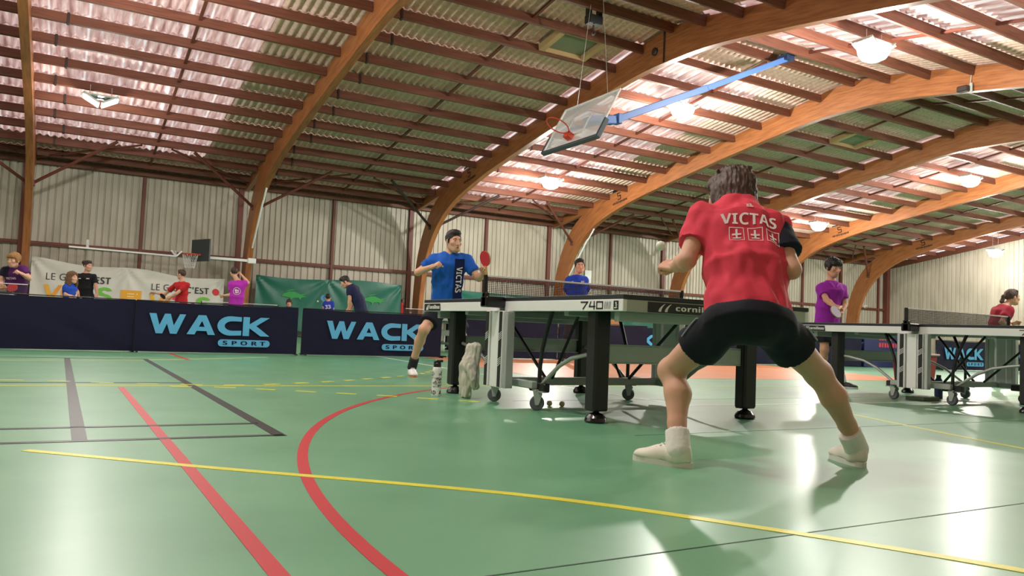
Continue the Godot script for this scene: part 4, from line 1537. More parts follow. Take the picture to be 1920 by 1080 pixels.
func fittings() -> void:
	var t := thing("fire_extinguisher", "red fire extinguisher on the far wall beside the foot of an arch", "extinguisher", Vector3(10.55, 0.85, WALL + 0.25))
	var b := MB.new()
	b.lathe([Vector2(0, 0), Vector2(0.085, 0.0), Vector2(0.09, 0.02), Vector2(0.09, 0.42), Vector2(0.06, 0.5), Vector2(0.03, 0.53), Vector2(0, 0.53)], 18)
	put(t, "cylinder", b.done(mat(col(176, 34, 36), 0.35)))
	b = MB.new()
	b.box(Vector3(0, 0.57, 0), Vector3(0.05, 0.08, 0.05), 0.008)
	b.bar(Vector3(0, 0.62, 0), Vector3(0.1, 0.66, 0.02), 0.02, 0.015)
	b.tube([Vector3(-0.03, 0.56, 0), Vector3(-0.12, 0.5, 0.03), Vector3(-0.12, 0.2, 0.04)], 0.013, 6)
	put(t, "valve_and_hose", b.done(M.black))
	t = thing("call_point", "small red and white box on the wall right of the fire extinguisher", "alarm", Vector3(10.95, 0.9, WALL + 0.12))
	b = MB.new()
	b.box(Vector3(0, 0.1, 0), Vector3(0.14, 0.22, 0.06), 0.01)
	put(t, "box", b.done(mat(col(190, 60, 54), 0.5)))
	b = MB.new()
	b.box(Vector3(0, 0.1, 0.032), Vector3(0.08, 0.08, 0.006))
	put(t, "cover", b.done(M.white))
	t = thing("floodlight_small", "small grey spotlight with a cable on the flank of the orange arch at the right", "lamp", Vector3(16.83, 6.2, -9.7))
	b = MB.new()
	b.box(Vector3(-0.08, 0, 0), Vector3(0.16, 0.13, 0.24), 0.02)
	put(t, "housing", b.done(M.steel_dark))
	b = MB.new()
	b.box(Vector3(-0.02, 0.02, 0.13), Vector3(0.04, 0.2, 0.06), 0.01)
	b.tube([Vector3(0.0, 0.1, 0.1), Vector3(0.02, 0.4, 0.12), Vector3(0.02, 0.56, 0.1)], 0.008, 5)
	b.box(Vector3(0.0, 0.6, 0.1), Vector3(0.1, 0.1, 0.1), 0.01)
	put(t, "mount", b.done(M.grey))
	t = thing("notice", "white sheet of paper on the wall right of the man in the blue sweater", "paper", Vector3(18.8, 2.3, WALL + 0.05))
	b = MB.new()
	b.box(Vector3(0, 0.4, 0), Vector3(0.34, 0.86, 0.012), 0.003)
	put(t, "sheet", b.done(M.white))
	# blue crash mats stacked behind the boy in purple
	var mats := [[0.0, 0.0, 0.2, 32], [0.2, 0.02, 0.2, 36], [0.4, -0.03, 0.22, 30], [0.62, 0.04, 0.2, 34], [0.82, 0.0, 0.22, 28]]
	for i in mats.size():
		var q = mats[i]
		t = thing("crash_mat", ["lowest", "second lowest", "middle", "second highest", "topmost"][i] + " blue crash mat in the stack behind the boy in the purple polo", "gym mat", Vector3(18.2 + q[1], q[0], -13.2), 0.0, "stacked blue crash mats")
		b = MB.new()
		b.box(Vector3(0, q[2] * 0.5, 0), Vector3(3.6, q[2] - 0.01, 1.6), 0.04)
		put(t, "cover", b.done(mat(col(30, 48, 40 + q[3] * 2), 0.5)))
		b = MB.new()
		b.box(Vector3(0.3, q[2] * 0.5, 0.805), Vector3(0.3, 0.03, 0.015), 0.004)
		put(t, "handle", b.done(M.navy))
	t = thing("sign_board", "blue board with two red lines of print in front of the crash mats", "sign", Vector3(17.95, 0.0, -12.2))
	b = MB.new()
	b.box(Vector3(0, 0.42, 0), Vector3(1.9, 0.84, 0.03), 0.005)
	put(t, "board", b.done(mat(col(36, 44, 96), 0.5)))
	for k in 2:
		var d := MB.new()
		for i in 5 + k * 2:
			var w := 0.07 + 0.02 * sin(i * 2.7 + k)
			d.box(Vector3(-0.36 + i * 0.105, 0.72 - k * 0.17, 0.018), Vector3(w, 0.11, 0.004))
		put(t, "lettering", d.done(mat(col(206, 66, 84), 0.5)))

func small_things() -> void:
	# bottle
	var t := thing("drinking_bottle", "white drinking bottle with black doodles and a black spout lid on the floor", "bottle", Vector3(2.57, 0, -5.57))
	var b := MB.new()
	b.lathe([Vector2(0, 0), Vector2(0.034, 0.0), Vector2(0.037, 0.006), Vector2(0.037, 0.2), Vector2(0.034, 0.215), Vector2(0.027, 0.226), Vector2(0.0, 0.226)], 28)
	var body := put(t, "body", b.done(mat(col(228, 230, 228), 0.4)))
	b = MB.new()
	var rnd := RandomNumberGenerator.new()
	rnd.seed = 12
	var marks := []
	for turn in 3:
		var ad := letters("AD", 0.03, true, 0.001)
		for i in ad.v.size():
			marks.append([Vector2(ad.v[i].x + turn * 0.078 + 0.004, 0.012 + ad.v[i].y)])
	for k in 60:
		var c := Vector2(rnd.randf() * 0.235, 0.06 + rnd.randf() * 0.125)
		var sc := 0.004 + rnd.randf() * 0.007
		var m := MB.new()
		var pts := []
		for i in 7:
			var a := TAU * i / 6.0
			pts.append(c + (Vector2(cos(a) * 1.6, sin(a)) * sc if k % 3 else Vector2((i - 3) * sc * 0.6, sin(i * 2.4 + k) * sc)))
		stroke(m, pts, 0.0022, Transform3D())
		for p in m.v:
			marks.append([Vector2(p.x, p.y)])
	for q in marks:
		var a: float = q[0].x / 0.0375
		b.v.append(Vector3(sin(a) * 0.0377, q[0].y, cos(a) * 0.0377))
		b.n.append(Vector3(sin(a), 0, cos(a)))
		b.uv.append(Vector2.ZERO)
	put(body, "doodles", b.done(M.black))
	b = MB.new()
	b.lathe([Vector2(0.0, 0.222), Vector2(0.029, 0.222), Vector2(0.03, 0.25), Vector2(0.026, 0.256), Vector2(0.0, 0.256)], 24)
	b.bar(Vector3(-0.03, 0.258, 0), Vector3(0.045, 0.272, 0), 0.022, 0.02, Vector3.UP, 0.005)
	b.box(Vector3(0.0, 0.265, 0), Vector3(0.026, 0.022, 0.024), 0.005)
	put(t, "lid", b.done(M.black))
	# towel over the far stay of the nearest table
	t = thing("towel", "crumpled pale grey towel hanging from the nearest table down to the floor", "towel", Vector3(2.76, 0, -5.34))
	var tb := Blob.new()
	for q in [[-0.01, 0.0, -0.1, 0.03, 0.03], [0.02, 0.0, -0.05, 0.012, 0.034], [0.05, -0.01, 0.0, 0.03, 0.036], [0.03, 0.02, 0.06, 0.1, 0.036], [0.0, -0.02, 0.11, 0.15, 0.03], [0.06, 0.01, 0.03, 0.2, 0.038], [0.02, 0.03, -0.03, 0.15, 0.036]]:
		var top := Vector3(q[1] - 0.01, 0.385, q[0])
		var mid := Vector3(q[1] - 0.04, 0.25, q[0] * 0.5 + q[2] * 0.7)
		tb.cap(top, mid, 0.028, q[4], 0.03)
		tb.cap(mid, Vector3(q[1] - 0.03, q[3] + 0.004, q[2] + 0.01), q[4], q[4] * 0.9, 0.012, [[Vector3.DOWN, -0.004]])
	tb.fill(0.007)
	b = MB.new()
	tb.nets(b, cloth_noise(4, 20.0), 0.014, Vector3(1.6, 0.4, 1.6))
	var tw := tri_mat(noise_tex(0.2, [col(176, 174, 160), col(212, 210, 198)], 256, 3, 41), Vector3(3, 3, 3), 0.95, false)
	tw.rim_enabled = true
	tw.rim = 0.4
	put(t, "cloth", b.done(tw))
	# balls
	var ball := SphereMesh.new()
	ball.radius = 0.02
	ball.height = 0.04
	ball.radial_segments = 24
	ball.rings = 12
	for q in [[Vector3(2.112, 0.905, -2.46), "white ball in flight beside the red player's left hand", M.ball], [Vector3(7.76, 0.96, -5.56), "white ball in flight in front of the boy in the purple polo", M.ball], [Vector3(5.41, 1.03, -18.81), "white ball in flight far back, in front of the dark green tarpaulin", M.ball], [Vector3(3.09, 0.02, -4.75), "left one of two tan balls lying on the floor under the nearest table", M.tan_ball], [Vector3(3.165, 0.02, -4.7), "right one of two tan balls lying on the floor under the nearest table", M.tan_ball], [Vector3(7.72, 0.02, -4.55), "white ball lying on the floor under the right-hand table", M.ball]]:
		var o := put(self, numbered("table_tennis_ball"), ball, q[2], Transform3D(Basis(), q[0]))
		tag(o, q[1], "ball", "table tennis balls")
	# under and behind the right-hand table
	t = thing("tub", "dark red plastic tub behind the uprights of the right-hand table", "tub", Vector3(11.7, 0, -7.5))
	b = MB.new()
	var k := 1.5
	b.prism(PackedVector2Array([Vector2(-0.2, 0), Vector2(0.2, 0), Vector2(0.28, 0.42), Vector2(-0.28, 0.42)]), -0.2, 0.2)
	put(t, "body", b.done(mat(col(126, 24, 34), 0.4)))
	b = MB.new()
	b.box(Vector3(0, 0.425, 0), Vector3(0.62, 0.03, 0.46), 0.008)
	put(t, "rim", b.done(mat(col(176, 150, 150), 0.4)))
	t = thing("cardboard_sheet", "flat grey-green box lying on the floor under the right-hand table", "box", Vector3(7.66, 0, -4.82))
	b = MB.new()
	b.box(Vector3(0, 0.018, 0), Vector3(0.26, 0.036, 0.2), 0.004)
	put(t, "box", b.done(mat(col(120, 132, 112), 0.7)))
	b = MB.new()
	b.box(Vector3(0.02, 0.04, 0), Vector3(0.07, 0.012, 0.21), 0.003)
	put(t, "label_strip", b.done(M.white))
	t = thing("drinking_bottle", "dark blue bottle standing under the right-hand table", "bottle", Vector3(8.15, 0, -4.95))
	b = MB.new()
	b.lathe([Vector2(0, 0), Vector2(0.04, 0.0), Vector2(0.04, 0.19), Vector2(0.022, 0.22), Vector2(0, 0.22)], 18)
	put(t, "body", b.done(mat(col(40, 58, 110), 0.35)))
	b = MB.new()
	b.lathe([Vector2(0, 0.22), Vector2(0.024, 0.22), Vector2(0.024, 0.25), Vector2(0, 0.25)], 14)
	put(t, "lid", b.done(M.black))
	# seats and bags beyond the barrier under the nearest table
	t = thing("folding_chair", "grey folding chair behind the barrier, seen under the nearest table", "chair", Vector3(9.3, 0, -13.9), 0.3)
	chair_parts(t, mat(col(168, 168, 164), 0.5))
	t = thing("folding_chair", "white folding chair behind the barrier, right of the grey one", "chair", Vector3(9.85, 0, -13.7), -0.2)
	chair_parts(t, M.white)
	t = thing("gym_ball", "red ball on a seat behind the barrier, right of the nearest table's front leg", "ball", Vector3(9.62, 0.62, -13.05))
	b = MB.new()
	var sp := SphereMesh.new()
	sp.radius = 0.12; sp.height = 0.24
	put(t, "ball", sp, mat(col(206, 40, 48), 0.45), Transform3D(Basis(), Vector3(0, 0.12, 0)))
	b.tube([Vector3(-0.09, 0.12, 0.08), Vector3(0, 0.13, 0.122), Vector3(0.09, 0.12, 0.08)], 0.003, 5)
	put(t, "seam", b.done(M.black))
	t = thing("stool", "low black stool carrying the red ball behind the barrier", "stool", Vector3(9.62, 0, -13.05))
	b = MB.new()
	b.box(Vector3(0, 0.6, 0), Vector3(0.34, 0.04, 0.34), 0.012)
	put(t, "seat", b.done(M.black))
	for sx in [-1.0, 1.0]:
		for sz in [-1.0, 1.0]:
			b = MB.new()
			b.tube([Vector3(sx * 0.16, 0, sz * 0.16), Vector3(sx * 0.13, 0.58, sz * 0.13)], 0.012, 6)
			put(t, "leg", b.done(M.grey_tube))
	t = thing("cardboard_box", "brown cardboard box behind the barrier under the nearest table", "box", Vector3(10.4, 0, -13.7), 0.2)
	b = MB.new()
	b.box(Vector3(0, 0.42, 0), Vector3(0.4, 0.84, 0.34), 0.006)
	put(t, "body", b.done(mat(col(184, 128, 78), 0.8)))
	b = MB.new()
	b.box(Vector3(0, 0.841, 0), Vector3(0.06, 0.003, 0.345))
	put(t, "tape", b.done(mat(col(214, 176, 124), 0.4)))
	t = thing("tape_barrier", "red and white striped barrier board beside the hip of the player in blue", "barrier", Vector3(8.85, 0, -17.7))
	for q in 5:
		b = MB.new()
		b.box(Vector3(-0.44 + q * 0.22, 1.2, 0), Vector3(0.22, 0.09, 0.02), 0.003)
		put(t, "stripe_panel", b.done(mat(col(196, 40, 44), 0.5) if q % 2 == 0 else M.white))
	for s in [-1.0, 1.0]:
		b = MB.new()
		b.tube([Vector3(s * 0.45, 0, 0.2), Vector3(s * 0.45, 1.2, 0), Vector3(s * 0.45, 0, -0.2)], 0.016, 6)
		put(t, "trestle_leg", b.done(M.white))

func chair_parts(t: Node3D, m: Material) -> void:
	var b := MB.new()
	b.box(Vector3(0, 0.45, 0), Vector3(0.4, 0.03, 0.38), 0.01)
	put(t, "seat", b.done(m))
	b = MB.new()
	b.box(Vector3(0, 0.74, -0.2), Vector3(0.4, 0.2, 0.025), 0.01, Basis(Vector3.RIGHT, -0.15))
	put(t, "backrest", b.done(m))
	for s in [-1.0, 1.0]:
		b = MB.new()
		b.tube([Vector3(s * 0.2, 0, 0.22), Vector3(s * 0.2, 0.45, 0.0), Vector3(s * 0.2, 0.84, -0.22)], 0.012, 6)
		put(t, "leg", b.done(M.grey_tube))
		b = MB.new()
		b.tube([Vector3(s * 0.18, 0, -0.22), Vector3(s * 0.18, 0.45, 0.1)], 0.012, 6)
		put(t, "leg", b.done(M.grey_tube))

# ---------------------------------------------------------------- people
var J := {}
var head_mb: MB
var hands := {}

func joints() -> void:
	J.red = {"pel": Vector3(2.408, 0.633, -2.259), "mid": Vector3(2.464, 0.827, -2.330), "chest": Vector3(2.537, 1.042, -2.436), "head": Vector3(2.653, 1.194, -2.614), "shL": Vector3(2.395, 1.056, -2.517), "elL": Vector3(2.277, 0.860, -2.481), "wrL": Vector3(2.372, 0.849, -2.659), "haL": Vector3(2.370, 0.862, -2.729), "shR": Vector3(2.637, 1.020, -2.333), "elR": Vector3(2.599, 0.831, -2.205), "wrR": Vector3(2.672, 0.813, -2.396), "haR": Vector3(2.676, 0.848, -2.449), "hipL": Vector3(2.334, 0.612, -2.302), "knL": Vector3(2.339, 0.387, -2.626), "anL": Vector3(2.255, 0.098, -2.472), "hipR": Vector3(2.484, 0.615, -2.216), "knR": Vector3(2.838, 0.405, -2.256), "anR": Vector3(3.098, 0.105, -2.252), "toeL": Vector3(2.198, 0.098, -2.632), "toeR": Vector3(3.169, 0.105, -2.406), "look": Vector3(-0.115, -0.268, -0.957)}
	J.blue = {"pel": Vector3(3.584, 0.761, -7.595), "mid": Vector3(3.555, 1.010, -7.562), "chest": Vector3(3.552, 1.247, -7.502), "head": Vector3(3.552, 1.441, -7.432), "shR": Vector3(3.410, 1.246, -7.585), "elR": Vector3(3.250, 1.100, -7.651), "wrR": Vector3(3.313, 1.156, -7.415), "haR": Vector3(3.347, 1.188, -7.347), "shL": Vector3(3.716, 1.269, -7.453), "elL": Vector3(3.801, 1.064, -7.301), "wrL": Vector3(3.772, 1.106, -7.153), "haL": Vector3(3.760, 1.153, -7.100), "hipR": Vector3(3.495, 0.728, -7.590), "knR": Vector3(3.278, 0.501, -7.476), "anR": Vector3(3.274, 0.127, -7.732), "hipL": Vector3(3.677, 0.731, -7.601), "knL": Vector3(3.744, 0.426, -7.524), "anL": Vector3(3.955, 0.074, -7.886), "toeR": Vector3(3.239, 0.092, -7.591), "toeL": Vector3(4.024, 0.074, -7.731), "look": Vector3(0.032, -0.042, 0.999)}
	J.sweater = {"pel": Vector3(7.837, 0.930, -11.287), "mid": Vector3(7.824, 1.244, -11.282), "chest": Vector3(7.802, 1.459, -11.281), "head": Vector3(7.835, 1.704, -11.247), "shR": Vector3(7.689, 1.453, -11.347), "elR": Vector3(7.706, 1.298, -11.462), "wrR": Vector3(7.872, 1.176, -11.513), "haR": Vector3(7.934, 1.160, -11.501), "shL": Vector3(7.924, 1.465, -11.211), "elL": Vector3(8.041, 1.314, -11.268), "wrL": Vector3(8.037, 1.184, -11.417), "haL": Vector3(8.000, 1.163, -11.463), "look": Vector3(-0.411, 0.000, 0.912), "anR": Vector3(7.685, 0.090, -11.432), "hipL": Vector3(7.913, 0.900, -11.243), "anL": Vector3(7.941, 0.087, -11.227), "knL": Vector3(7.912, 0.494, -11.209), "toeL": Vector3(7.854, 0.087, -11.076), "hipR": Vector3(7.761, 0.900, -11.331), "knR": Vector3(7.708, 0.495, -11.355), "toeR": Vector3(7.598, 0.090, -11.281)}
	J.purple = {"pel": Vector3(8.207, 0.797, -6.407), "mid": Vector3(8.207, 0.982, -6.396), "chest": Vector3(8.202, 1.232, -6.360), "head": Vector3(8.184, 1.466, -6.321), "shR": Vector3(8.098, 1.213, -6.410), "elR": Vector3(8.043, 1.064, -6.301), "wrR": Vector3(8.023, 0.978, -6.155), "haR": Vector3(8.020, 0.959, -6.123), "shL": Vector3(8.352, 1.221, -6.321), "elL": Vector3(8.364, 1.016, -6.280), "wrL": Vector3(8.176, 0.902, -6.188), "haL": Vector3(8.120, 0.874, -6.175), "hipR": Vector3(8.176, 0.743, -6.428), "knR": Vector3(8.166, 0.461, -6.406), "anR": Vector3(8.203, 0.137, -6.450), "hipL": Vector3(8.273, 0.748, -6.372), "knL": Vector3(8.340, 0.421, -6.354), "anL": Vector3(8.330, 0.100, -6.264), "look": Vector3(-0.225, -0.206, 0.952), "toeR": Vector3(8.124, 0.137, -6.323), "toeL": Vector3(8.363, 0.100, -6.117)}
	J.girl = {"pel": Vector3(11.847, 0.740, -6.340), "mid": Vector3(11.858, 0.920, -6.318), "chest": Vector3(11.899, 1.124, -6.281), "head": Vector3(12.009, 1.317, -6.206), "shR": Vector3(11.824, 1.124, -6.152), "shL": Vector3(11.974, 1.124, -6.411), "elR": Vector3(11.688, 0.945, -6.183), "wrR": Vector3(11.824, 0.890, -6.166), "haR": Vector3(11.895, 0.900, -6.159), "elL": Vector3(12.175, 0.948, -6.365), "wrL": Vector3(12.152, 0.940, -6.263), "haL": Vector3(12.198, 0.958, -6.235), "look": Vector3(0.864, 0.050, 0.501), "hipL": Vector3(11.886, 0.710, -6.407), "anL": Vector3(12.014, 0.078, -6.428), "knL": Vector3(11.976, 0.394, -6.402), "toeL": Vector3(12.148, 0.078, -6.350), "hipR": Vector3(11.808, 0.710, -6.272), "anR": Vector3(11.680, 0.078, -6.251), "knR": Vector3(11.770, 0.394, -6.247), "toeR": Vector3(11.815, 0.078, -6.173)}
	J.fair = {"pel": Vector3(-0.626, 0.720, -15.606), "mid": Vector3(-0.660, 0.960, -15.555), "chest": Vector3(-0.702, 1.171, -15.508), "head": Vector3(-0.716, 1.343, -15.390), "shR": Vector3(-0.835, 1.182, -15.584), "elR": Vector3(-0.883, 1.008, -15.564), "wrR": Vector3(-0.851, 0.886, -15.265), "haR": Vector3(-0.838, 0.867, -15.189), "shL": Vector3(-0.581, 1.212, -15.436), "elL": Vector3(-0.476, 1.054, -15.327), "wrL": Vector3(-0.590, 1.122, -15.215), "haL": Vector3(-0.628, 1.144, -15.189), "look": Vector3(-0.580, -0.099, 0.808), "hipL": Vector3(-0.556, 0.690, -15.566), "anL": Vector3(-0.452, 0.080, -15.506), "knL": Vector3(-0.519, 0.385, -15.510), "toeL": Vector3(-0.532, 0.080, -15.367), "hipR": Vector3(-0.695, 0.690, -15.646), "anR": Vector3(-0.799, 0.080, -15.706), "knR": Vector3(-0.762, 0.385, -15.650), "toeR": Vector3(-0.879, 0.080, -15.567)}
	J.curly = {"pel": Vector3(0.131, 0.620, -16.788), "mid": Vector3(0.132, 0.869, -16.780), "chest": Vector3(0.133, 0.989, -16.772), "head": Vector3(0.165, 1.160, -16.743), "shR": Vector3(0.071, 0.993, -16.691), "shL": Vector3(0.194, 1.005, -16.851), "elR": Vector3(0.064, 0.843, -16.682), "wrR": Vector3(0.124, 0.825, -16.556), "haR": Vector3(0.151, 0.806, -16.542), "elL": Vector3(0.237, 0.876, -16.834), "wrL": Vector3(0.233, 0.774, -16.727), "haL": Vector3(0.235, 0.744, -16.728), "look": Vector3(0.718, 0.000, 0.696), "hipL": Vector3(0.161, 0.590, -16.840), "anL": Vector3(0.176, 0.061, -16.866), "knL": Vector3(0.195, 0.325, -16.838), "toeL": Vector3(0.281, 0.061, -16.805), "hipR": Vector3(0.100, 0.590, -16.735), "anR": Vector3(0.086, 0.061, -16.710), "knR": Vector3(0.119, 0.325, -16.708), "toeR": Vector3(0.191, 0.061, -16.649)}
	J.polo = {"pel": Vector3(0.500, 0.940, -20.962), "mid": Vector3(0.484, 1.097, -20.955), "chest": Vector3(0.478, 1.361, -20.942), "head": Vector3(0.506, 1.614, -20.911), "shR": Vector3(0.325, 1.366, -21.030), "elR": Vector3(0.330, 1.115, -21.043), "wrR": Vector3(0.349, 0.949, -20.869), "haR": Vector3(0.363, 0.887, -20.830), "shL": Vector3(0.641, 1.369, -20.848), "elL": Vector3(0.699, 1.146, -20.828), "wrL": Vector3(0.732, 0.971, -20.820), "haL": Vector3(0.737, 0.896, -20.822), "look": Vector3(0.584, 0.000, 0.812), "hipL": Vector3(0.575, 0.910, -20.918), "anL": Vector3(0.604, 0.086, -20.902), "knL": Vector3(0.575, 0.498, -20.884), "toeL": Vector3(0.518, 0.086, -20.752), "hipR": Vector3(0.425, 0.910, -21.005), "anR": Vector3(0.396, 0.086, -21.021), "knR": Vector3(0.396, 0.498, -20.987), "toeR": Vector3(0.310, 0.086, -20.872)}
	J.crimson = {"pel": Vector3(2.541, 0.840, -20.477), "mid": Vector3(2.539, 1.086, -20.465), "chest": Vector3(2.526, 1.293, -20.460), "head": Vector3(2.499, 1.538, -20.460), "shL": Vector3(2.412, 1.290, -20.618), "shR": Vector3(2.624, 1.294, -20.287), "elR": Vector3(2.385, 1.060, -20.267), "wrR": Vector3(2.264, 0.952, -20.400), "haR": Vector3(2.221, 0.924, -20.427), "elL": Vector3(2.199, 1.046, -20.837), "wrL": Vector3(1.993, 1.075, -20.954), "haL": Vector3(1.914, 1.072, -21.000), "look": Vector3(-0.750, 0.000, -0.661), "hipL": Vector3(2.474, 0.810, -20.433), "anL": Vector3(2.416, 0.080, -20.394), "knL": Vector3(2.428, 0.445, -20.438), "toeL": Vector3(2.327, 0.080, -20.528), "hipR": Vector3(2.608, 0.810, -20.521), "anR": Vector3(2.666, 0.080, -20.559), "knR": Vector3(2.620, 0.445, -20.565), "toeR": Vector3(2.578, 0.080, -20.693)}
	J.magenta = {"pel": Vector3(3.363, 0.830, -18.044), "mid": Vector3(3.368, 1.017, -18.026), "chest": Vector3(3.371, 1.301, -18.007), "head": Vector3(3.284, 1.545, -18.042), "shL": Vector3(3.238, 1.295, -18.084), "elL": Vector3(3.260, 1.047, -18.063), "wrL": Vector3(3.123, 1.028, -18.109), "haL": Vector3(3.072, 1.025, -18.138), "shR": Vector3(3.503, 1.319, -17.930), "elR": Vector3(3.574, 1.337, -17.945), "wrR": Vector3(3.461, 1.488, -18.059), "haR": Vector3(3.427, 1.545, -18.075), "look": Vector3(0.059, 0.000, -0.998), "hipL": Vector3(3.295, 0.800, -18.083), "anL": Vector3(3.242, 0.079, -18.114), "knL": Vector3(3.283, 0.439, -18.124), "toeL": Vector3(3.320, 0.079, -18.250), "hipR": Vector3(3.431, 0.800, -18.004), "anR": Vector3(3.484, 0.079, -17.974), "knR": Vector3(3.473, 0.439, -18.015), "toeR": Vector3(3.563, 0.079, -18.110)}
	J.stoop = {"pel": Vector3(5.213, 0.756, -15.013), "mid": Vector3(5.142, 1.009, -15.039), "chest": Vector3(5.017, 1.227, -15.097), "head": Vector3(4.889, 1.348, -15.164), "shL": Vector3(4.948, 1.221, -15.022), "shR": Vector3(5.130, 1.248, -15.239), "elL": Vector3(4.946, 0.997, -14.979), "wrL": Vector3(4.939, 0.828, -14.994), "haL": Vector3(4.925, 0.764, -15.006), "elR": Vector3(5.134, 0.990, -15.276), "wrR": Vector3(5.089, 0.815, -15.312), "haR": Vector3(5.075, 0.749, -15.325), "look": Vector3(-0.830, -0.504, -0.239), "hipL": Vector3(5.174, 0.726, -14.946), "anL": Vector3(5.153, 0.078, -14.910), "knL": Vector3(5.138, 0.402, -14.943), "toeL": Vector3(5.019, 0.078, -14.988), "hipR": Vector3(5.252, 0.726, -15.081), "anR": Vector3(5.273, 0.078, -15.117), "knR": Vector3(5.237, 0.402, -15.114), "toeR": Vector3(5.139, 0.078, -15.195)}
	J.number = {"pel": Vector3(6.065, 0.620, -19.954), "mid": Vector3(6.046, 0.898, -19.958), "chest": Vector3(6.026, 1.022, -19.961), "head": Vector3(6.005, 1.167, -19.965), "shL": Vector3(5.941, 1.032, -20.010), "elL": Vector3(5.926, 0.892, -20.027), "wrL": Vector3(5.908, 0.988, -20.032), "haL": Vector3(5.905, 1.030, -20.031), "shR": Vector3(6.109, 1.040, -19.912), "elR": Vector3(6.143, 0.875, -19.903), "wrR": Vector3(6.133, 0.763, -20.032), "haR": Vector3(6.123, 0.721, -20.040), "look": Vector3(0.229, 0.000, -0.973), "hipL": Vector3(6.014, 0.590, -19.983), "anL": Vector3(5.978, 0.058, -20.003), "knL": Vector3(6.011, 0.324, -20.019), "toeL": Vector3(6.036, 0.058, -20.104), "hipR": Vector3(6.115, 0.590, -19.924), "anR": Vector3(6.151, 0.058, -19.904), "knR": Vector3(6.148, 0.324, -19.940), "toeR": Vector3(6.210, 0.058, -20.005)}
	J.peeking = {"pel": Vector3(5.225, 0.500, -20.794), "mid": Vector3(5.218, 0.746, -20.791), "chest": Vector3(5.211, 0.844, -20.789), "head": Vector3(5.214, 0.992, -20.778), "shR": Vector3(5.126, 0.840, -20.838), "elR": Vector3(5.111, 0.698, -20.856), "wrR": Vector3(5.139, 0.630, -20.728), "haR": Vector3(5.153, 0.603, -20.722), "shL": Vector3(5.297, 0.848, -20.739), "elL": Vector3(5.330, 0.709, -20.729), "wrL": Vector3(5.272, 0.637, -20.651), "haL": Vector3(5.262, 0.608, -20.659), "look": Vector3(-0.142, 0.000, 0.990), "hipL": Vector3(5.273, 0.470, -20.766), "anL": Vector3(5.329, 0.056, -20.734), "knL": Vector3(5.286, 0.263, -20.724), "toeL": Vector3(5.273, 0.056, -20.637), "hipR": Vector3(5.176, 0.470, -20.822), "anR": Vector3(5.121, 0.056, -20.854), "knR": Vector3(5.134, 0.263, -20.812), "toeR": Vector3(5.065, 0.056, -20.757)}

func head_mesh() -> MB:
	var b := Blob.new()
	b.ell(Vector3(0, 0.03, -0.015), Vector3(0.074, 0.094, 0.094))
	b.ell(Vector3(0, -0.028, 0.022), Vector3(0.062, 0.082, 0.07), Basis(), 0.03)
	b.ell(Vector3(0, -0.088, 0.05), Vector3(0.033, 0.027, 0.034), Basis(), 0.03)
	b.cap(Vector3(-0.045, -0.06, 0.0), Vector3(-0.02, -0.09, 0.045), 0.024, 0.02, 0.03)
	b.cap(Vector3(0.045, -0.06, 0.0), Vector3(0.02, -0.09, 0.045), 0.024, 0.02, 0.03)
	b.cap(Vector3(0, 0.005, 0.086), Vector3(0, -0.034, 0.104), 0.009, 0.013, 0.012)
	b.cap(Vector3(-0.012, -0.036, 0.092), Vector3(0.012, -0.036, 0.092), 0.009, 0.009, 0.008)
	b.cap(Vector3(-0.034, 0.022, 0.078), Vector3(0.034, 0.022, 0.078), 0.011, 0.011, 0.015)
	b.cap(Vector3(-0.018, -0.06, 0.083), Vector3(0.018, -0.06, 0.083), 0.0085, 0.0085, 0.008)
	b.cap(Vector3(-0.015, -0.071, 0.081), Vector3(0.015, -0.071, 0.081), 0.009, 0.009, 0.008)
	for s in [-1.0, 1.0]:
		b.ell(Vector3(s * 0.04, -0.02, 0.062), Vector3(0.022, 0.02, 0.02), Basis(), 0.02)
		b.ell(Vector3(s * 0.077, -0.008, -0.008), Vector3(0.01, 0.032, 0.02), Basis(Vector3.UP, s * 0.4), 0.01)
		b.cap(Vector3(s * 0.072, -0.03, -0.002), Vector3(s * 0.076, -0.036, 0.0), 0.009, 0.007, 0.008)
	b.fill(0.004)
	var o := MB.new()
	b.nets(o)
	return o

# right hand: wrist at the origin, fingers along +y, palm facing +z, thumb towards +x
func hand_mesh(curl: Array, thumb_in: float) -> MB:
	var b := Blob.new()
	var xs := [0.03, 0.01, -0.011, -0.03]
	var ys := [0.086, 0.091, 0.087, 0.077]
	var ls := [0.07, 0.078, 0.072, 0.056]
	for i in 4:
		b.cap(Vector3(xs[i] * 0.7, 0.0, 0), Vector3(xs[i], ys[i], 0), 0.014, 0.0105, 0.014)
	b.ell(Vector3(0.02, 0.035, 0.01), Vector3(0.018, 0.03, 0.012), Basis(), 0.012)
	for i in 4:
		var p := Vector3(xs[i], ys[i], 0)
		var a := 0.0
		for k in 3:
			a += deg_to_rad(curl[k] + (3 - i) * 2.0)
			var l: float = ls[i] * [0.45, 0.31, 0.24][k]
			var q := p + Vector3(xs[i] * 0.04, cos(a) * l, sin(a) * l)
			b.cap(p, q, 0.0098 - k * 0.0009, 0.009 - k * 0.0009, 0.003)
			p = q
	var t0 := Vector3(0.024, 0.022, 0.006)
	var t1 := Vector3(0.046, 0.052, 0.014 + thumb_in * 0.014)
	var t2 := t1 + Vector3(0.012 - thumb_in * 0.028, 0.028, 0.006 + thumb_in * 0.016)
	var t3 := t2 + Vector3(0.004 - thumb_in * 0.022, 0.022, 0.003 + thumb_in * 0.006)
	b.cap(t0, t1, 0.0145, 0.0115, 0.012)
	b.cap(t1, t2, 0.011, 0.0098, 0.004)
	b.cap(t2, t3, 0.0098, 0.0082, 0.004)
	b.fill(0.0038)
	var o := MB.new()
	b.nets(o)
	return o

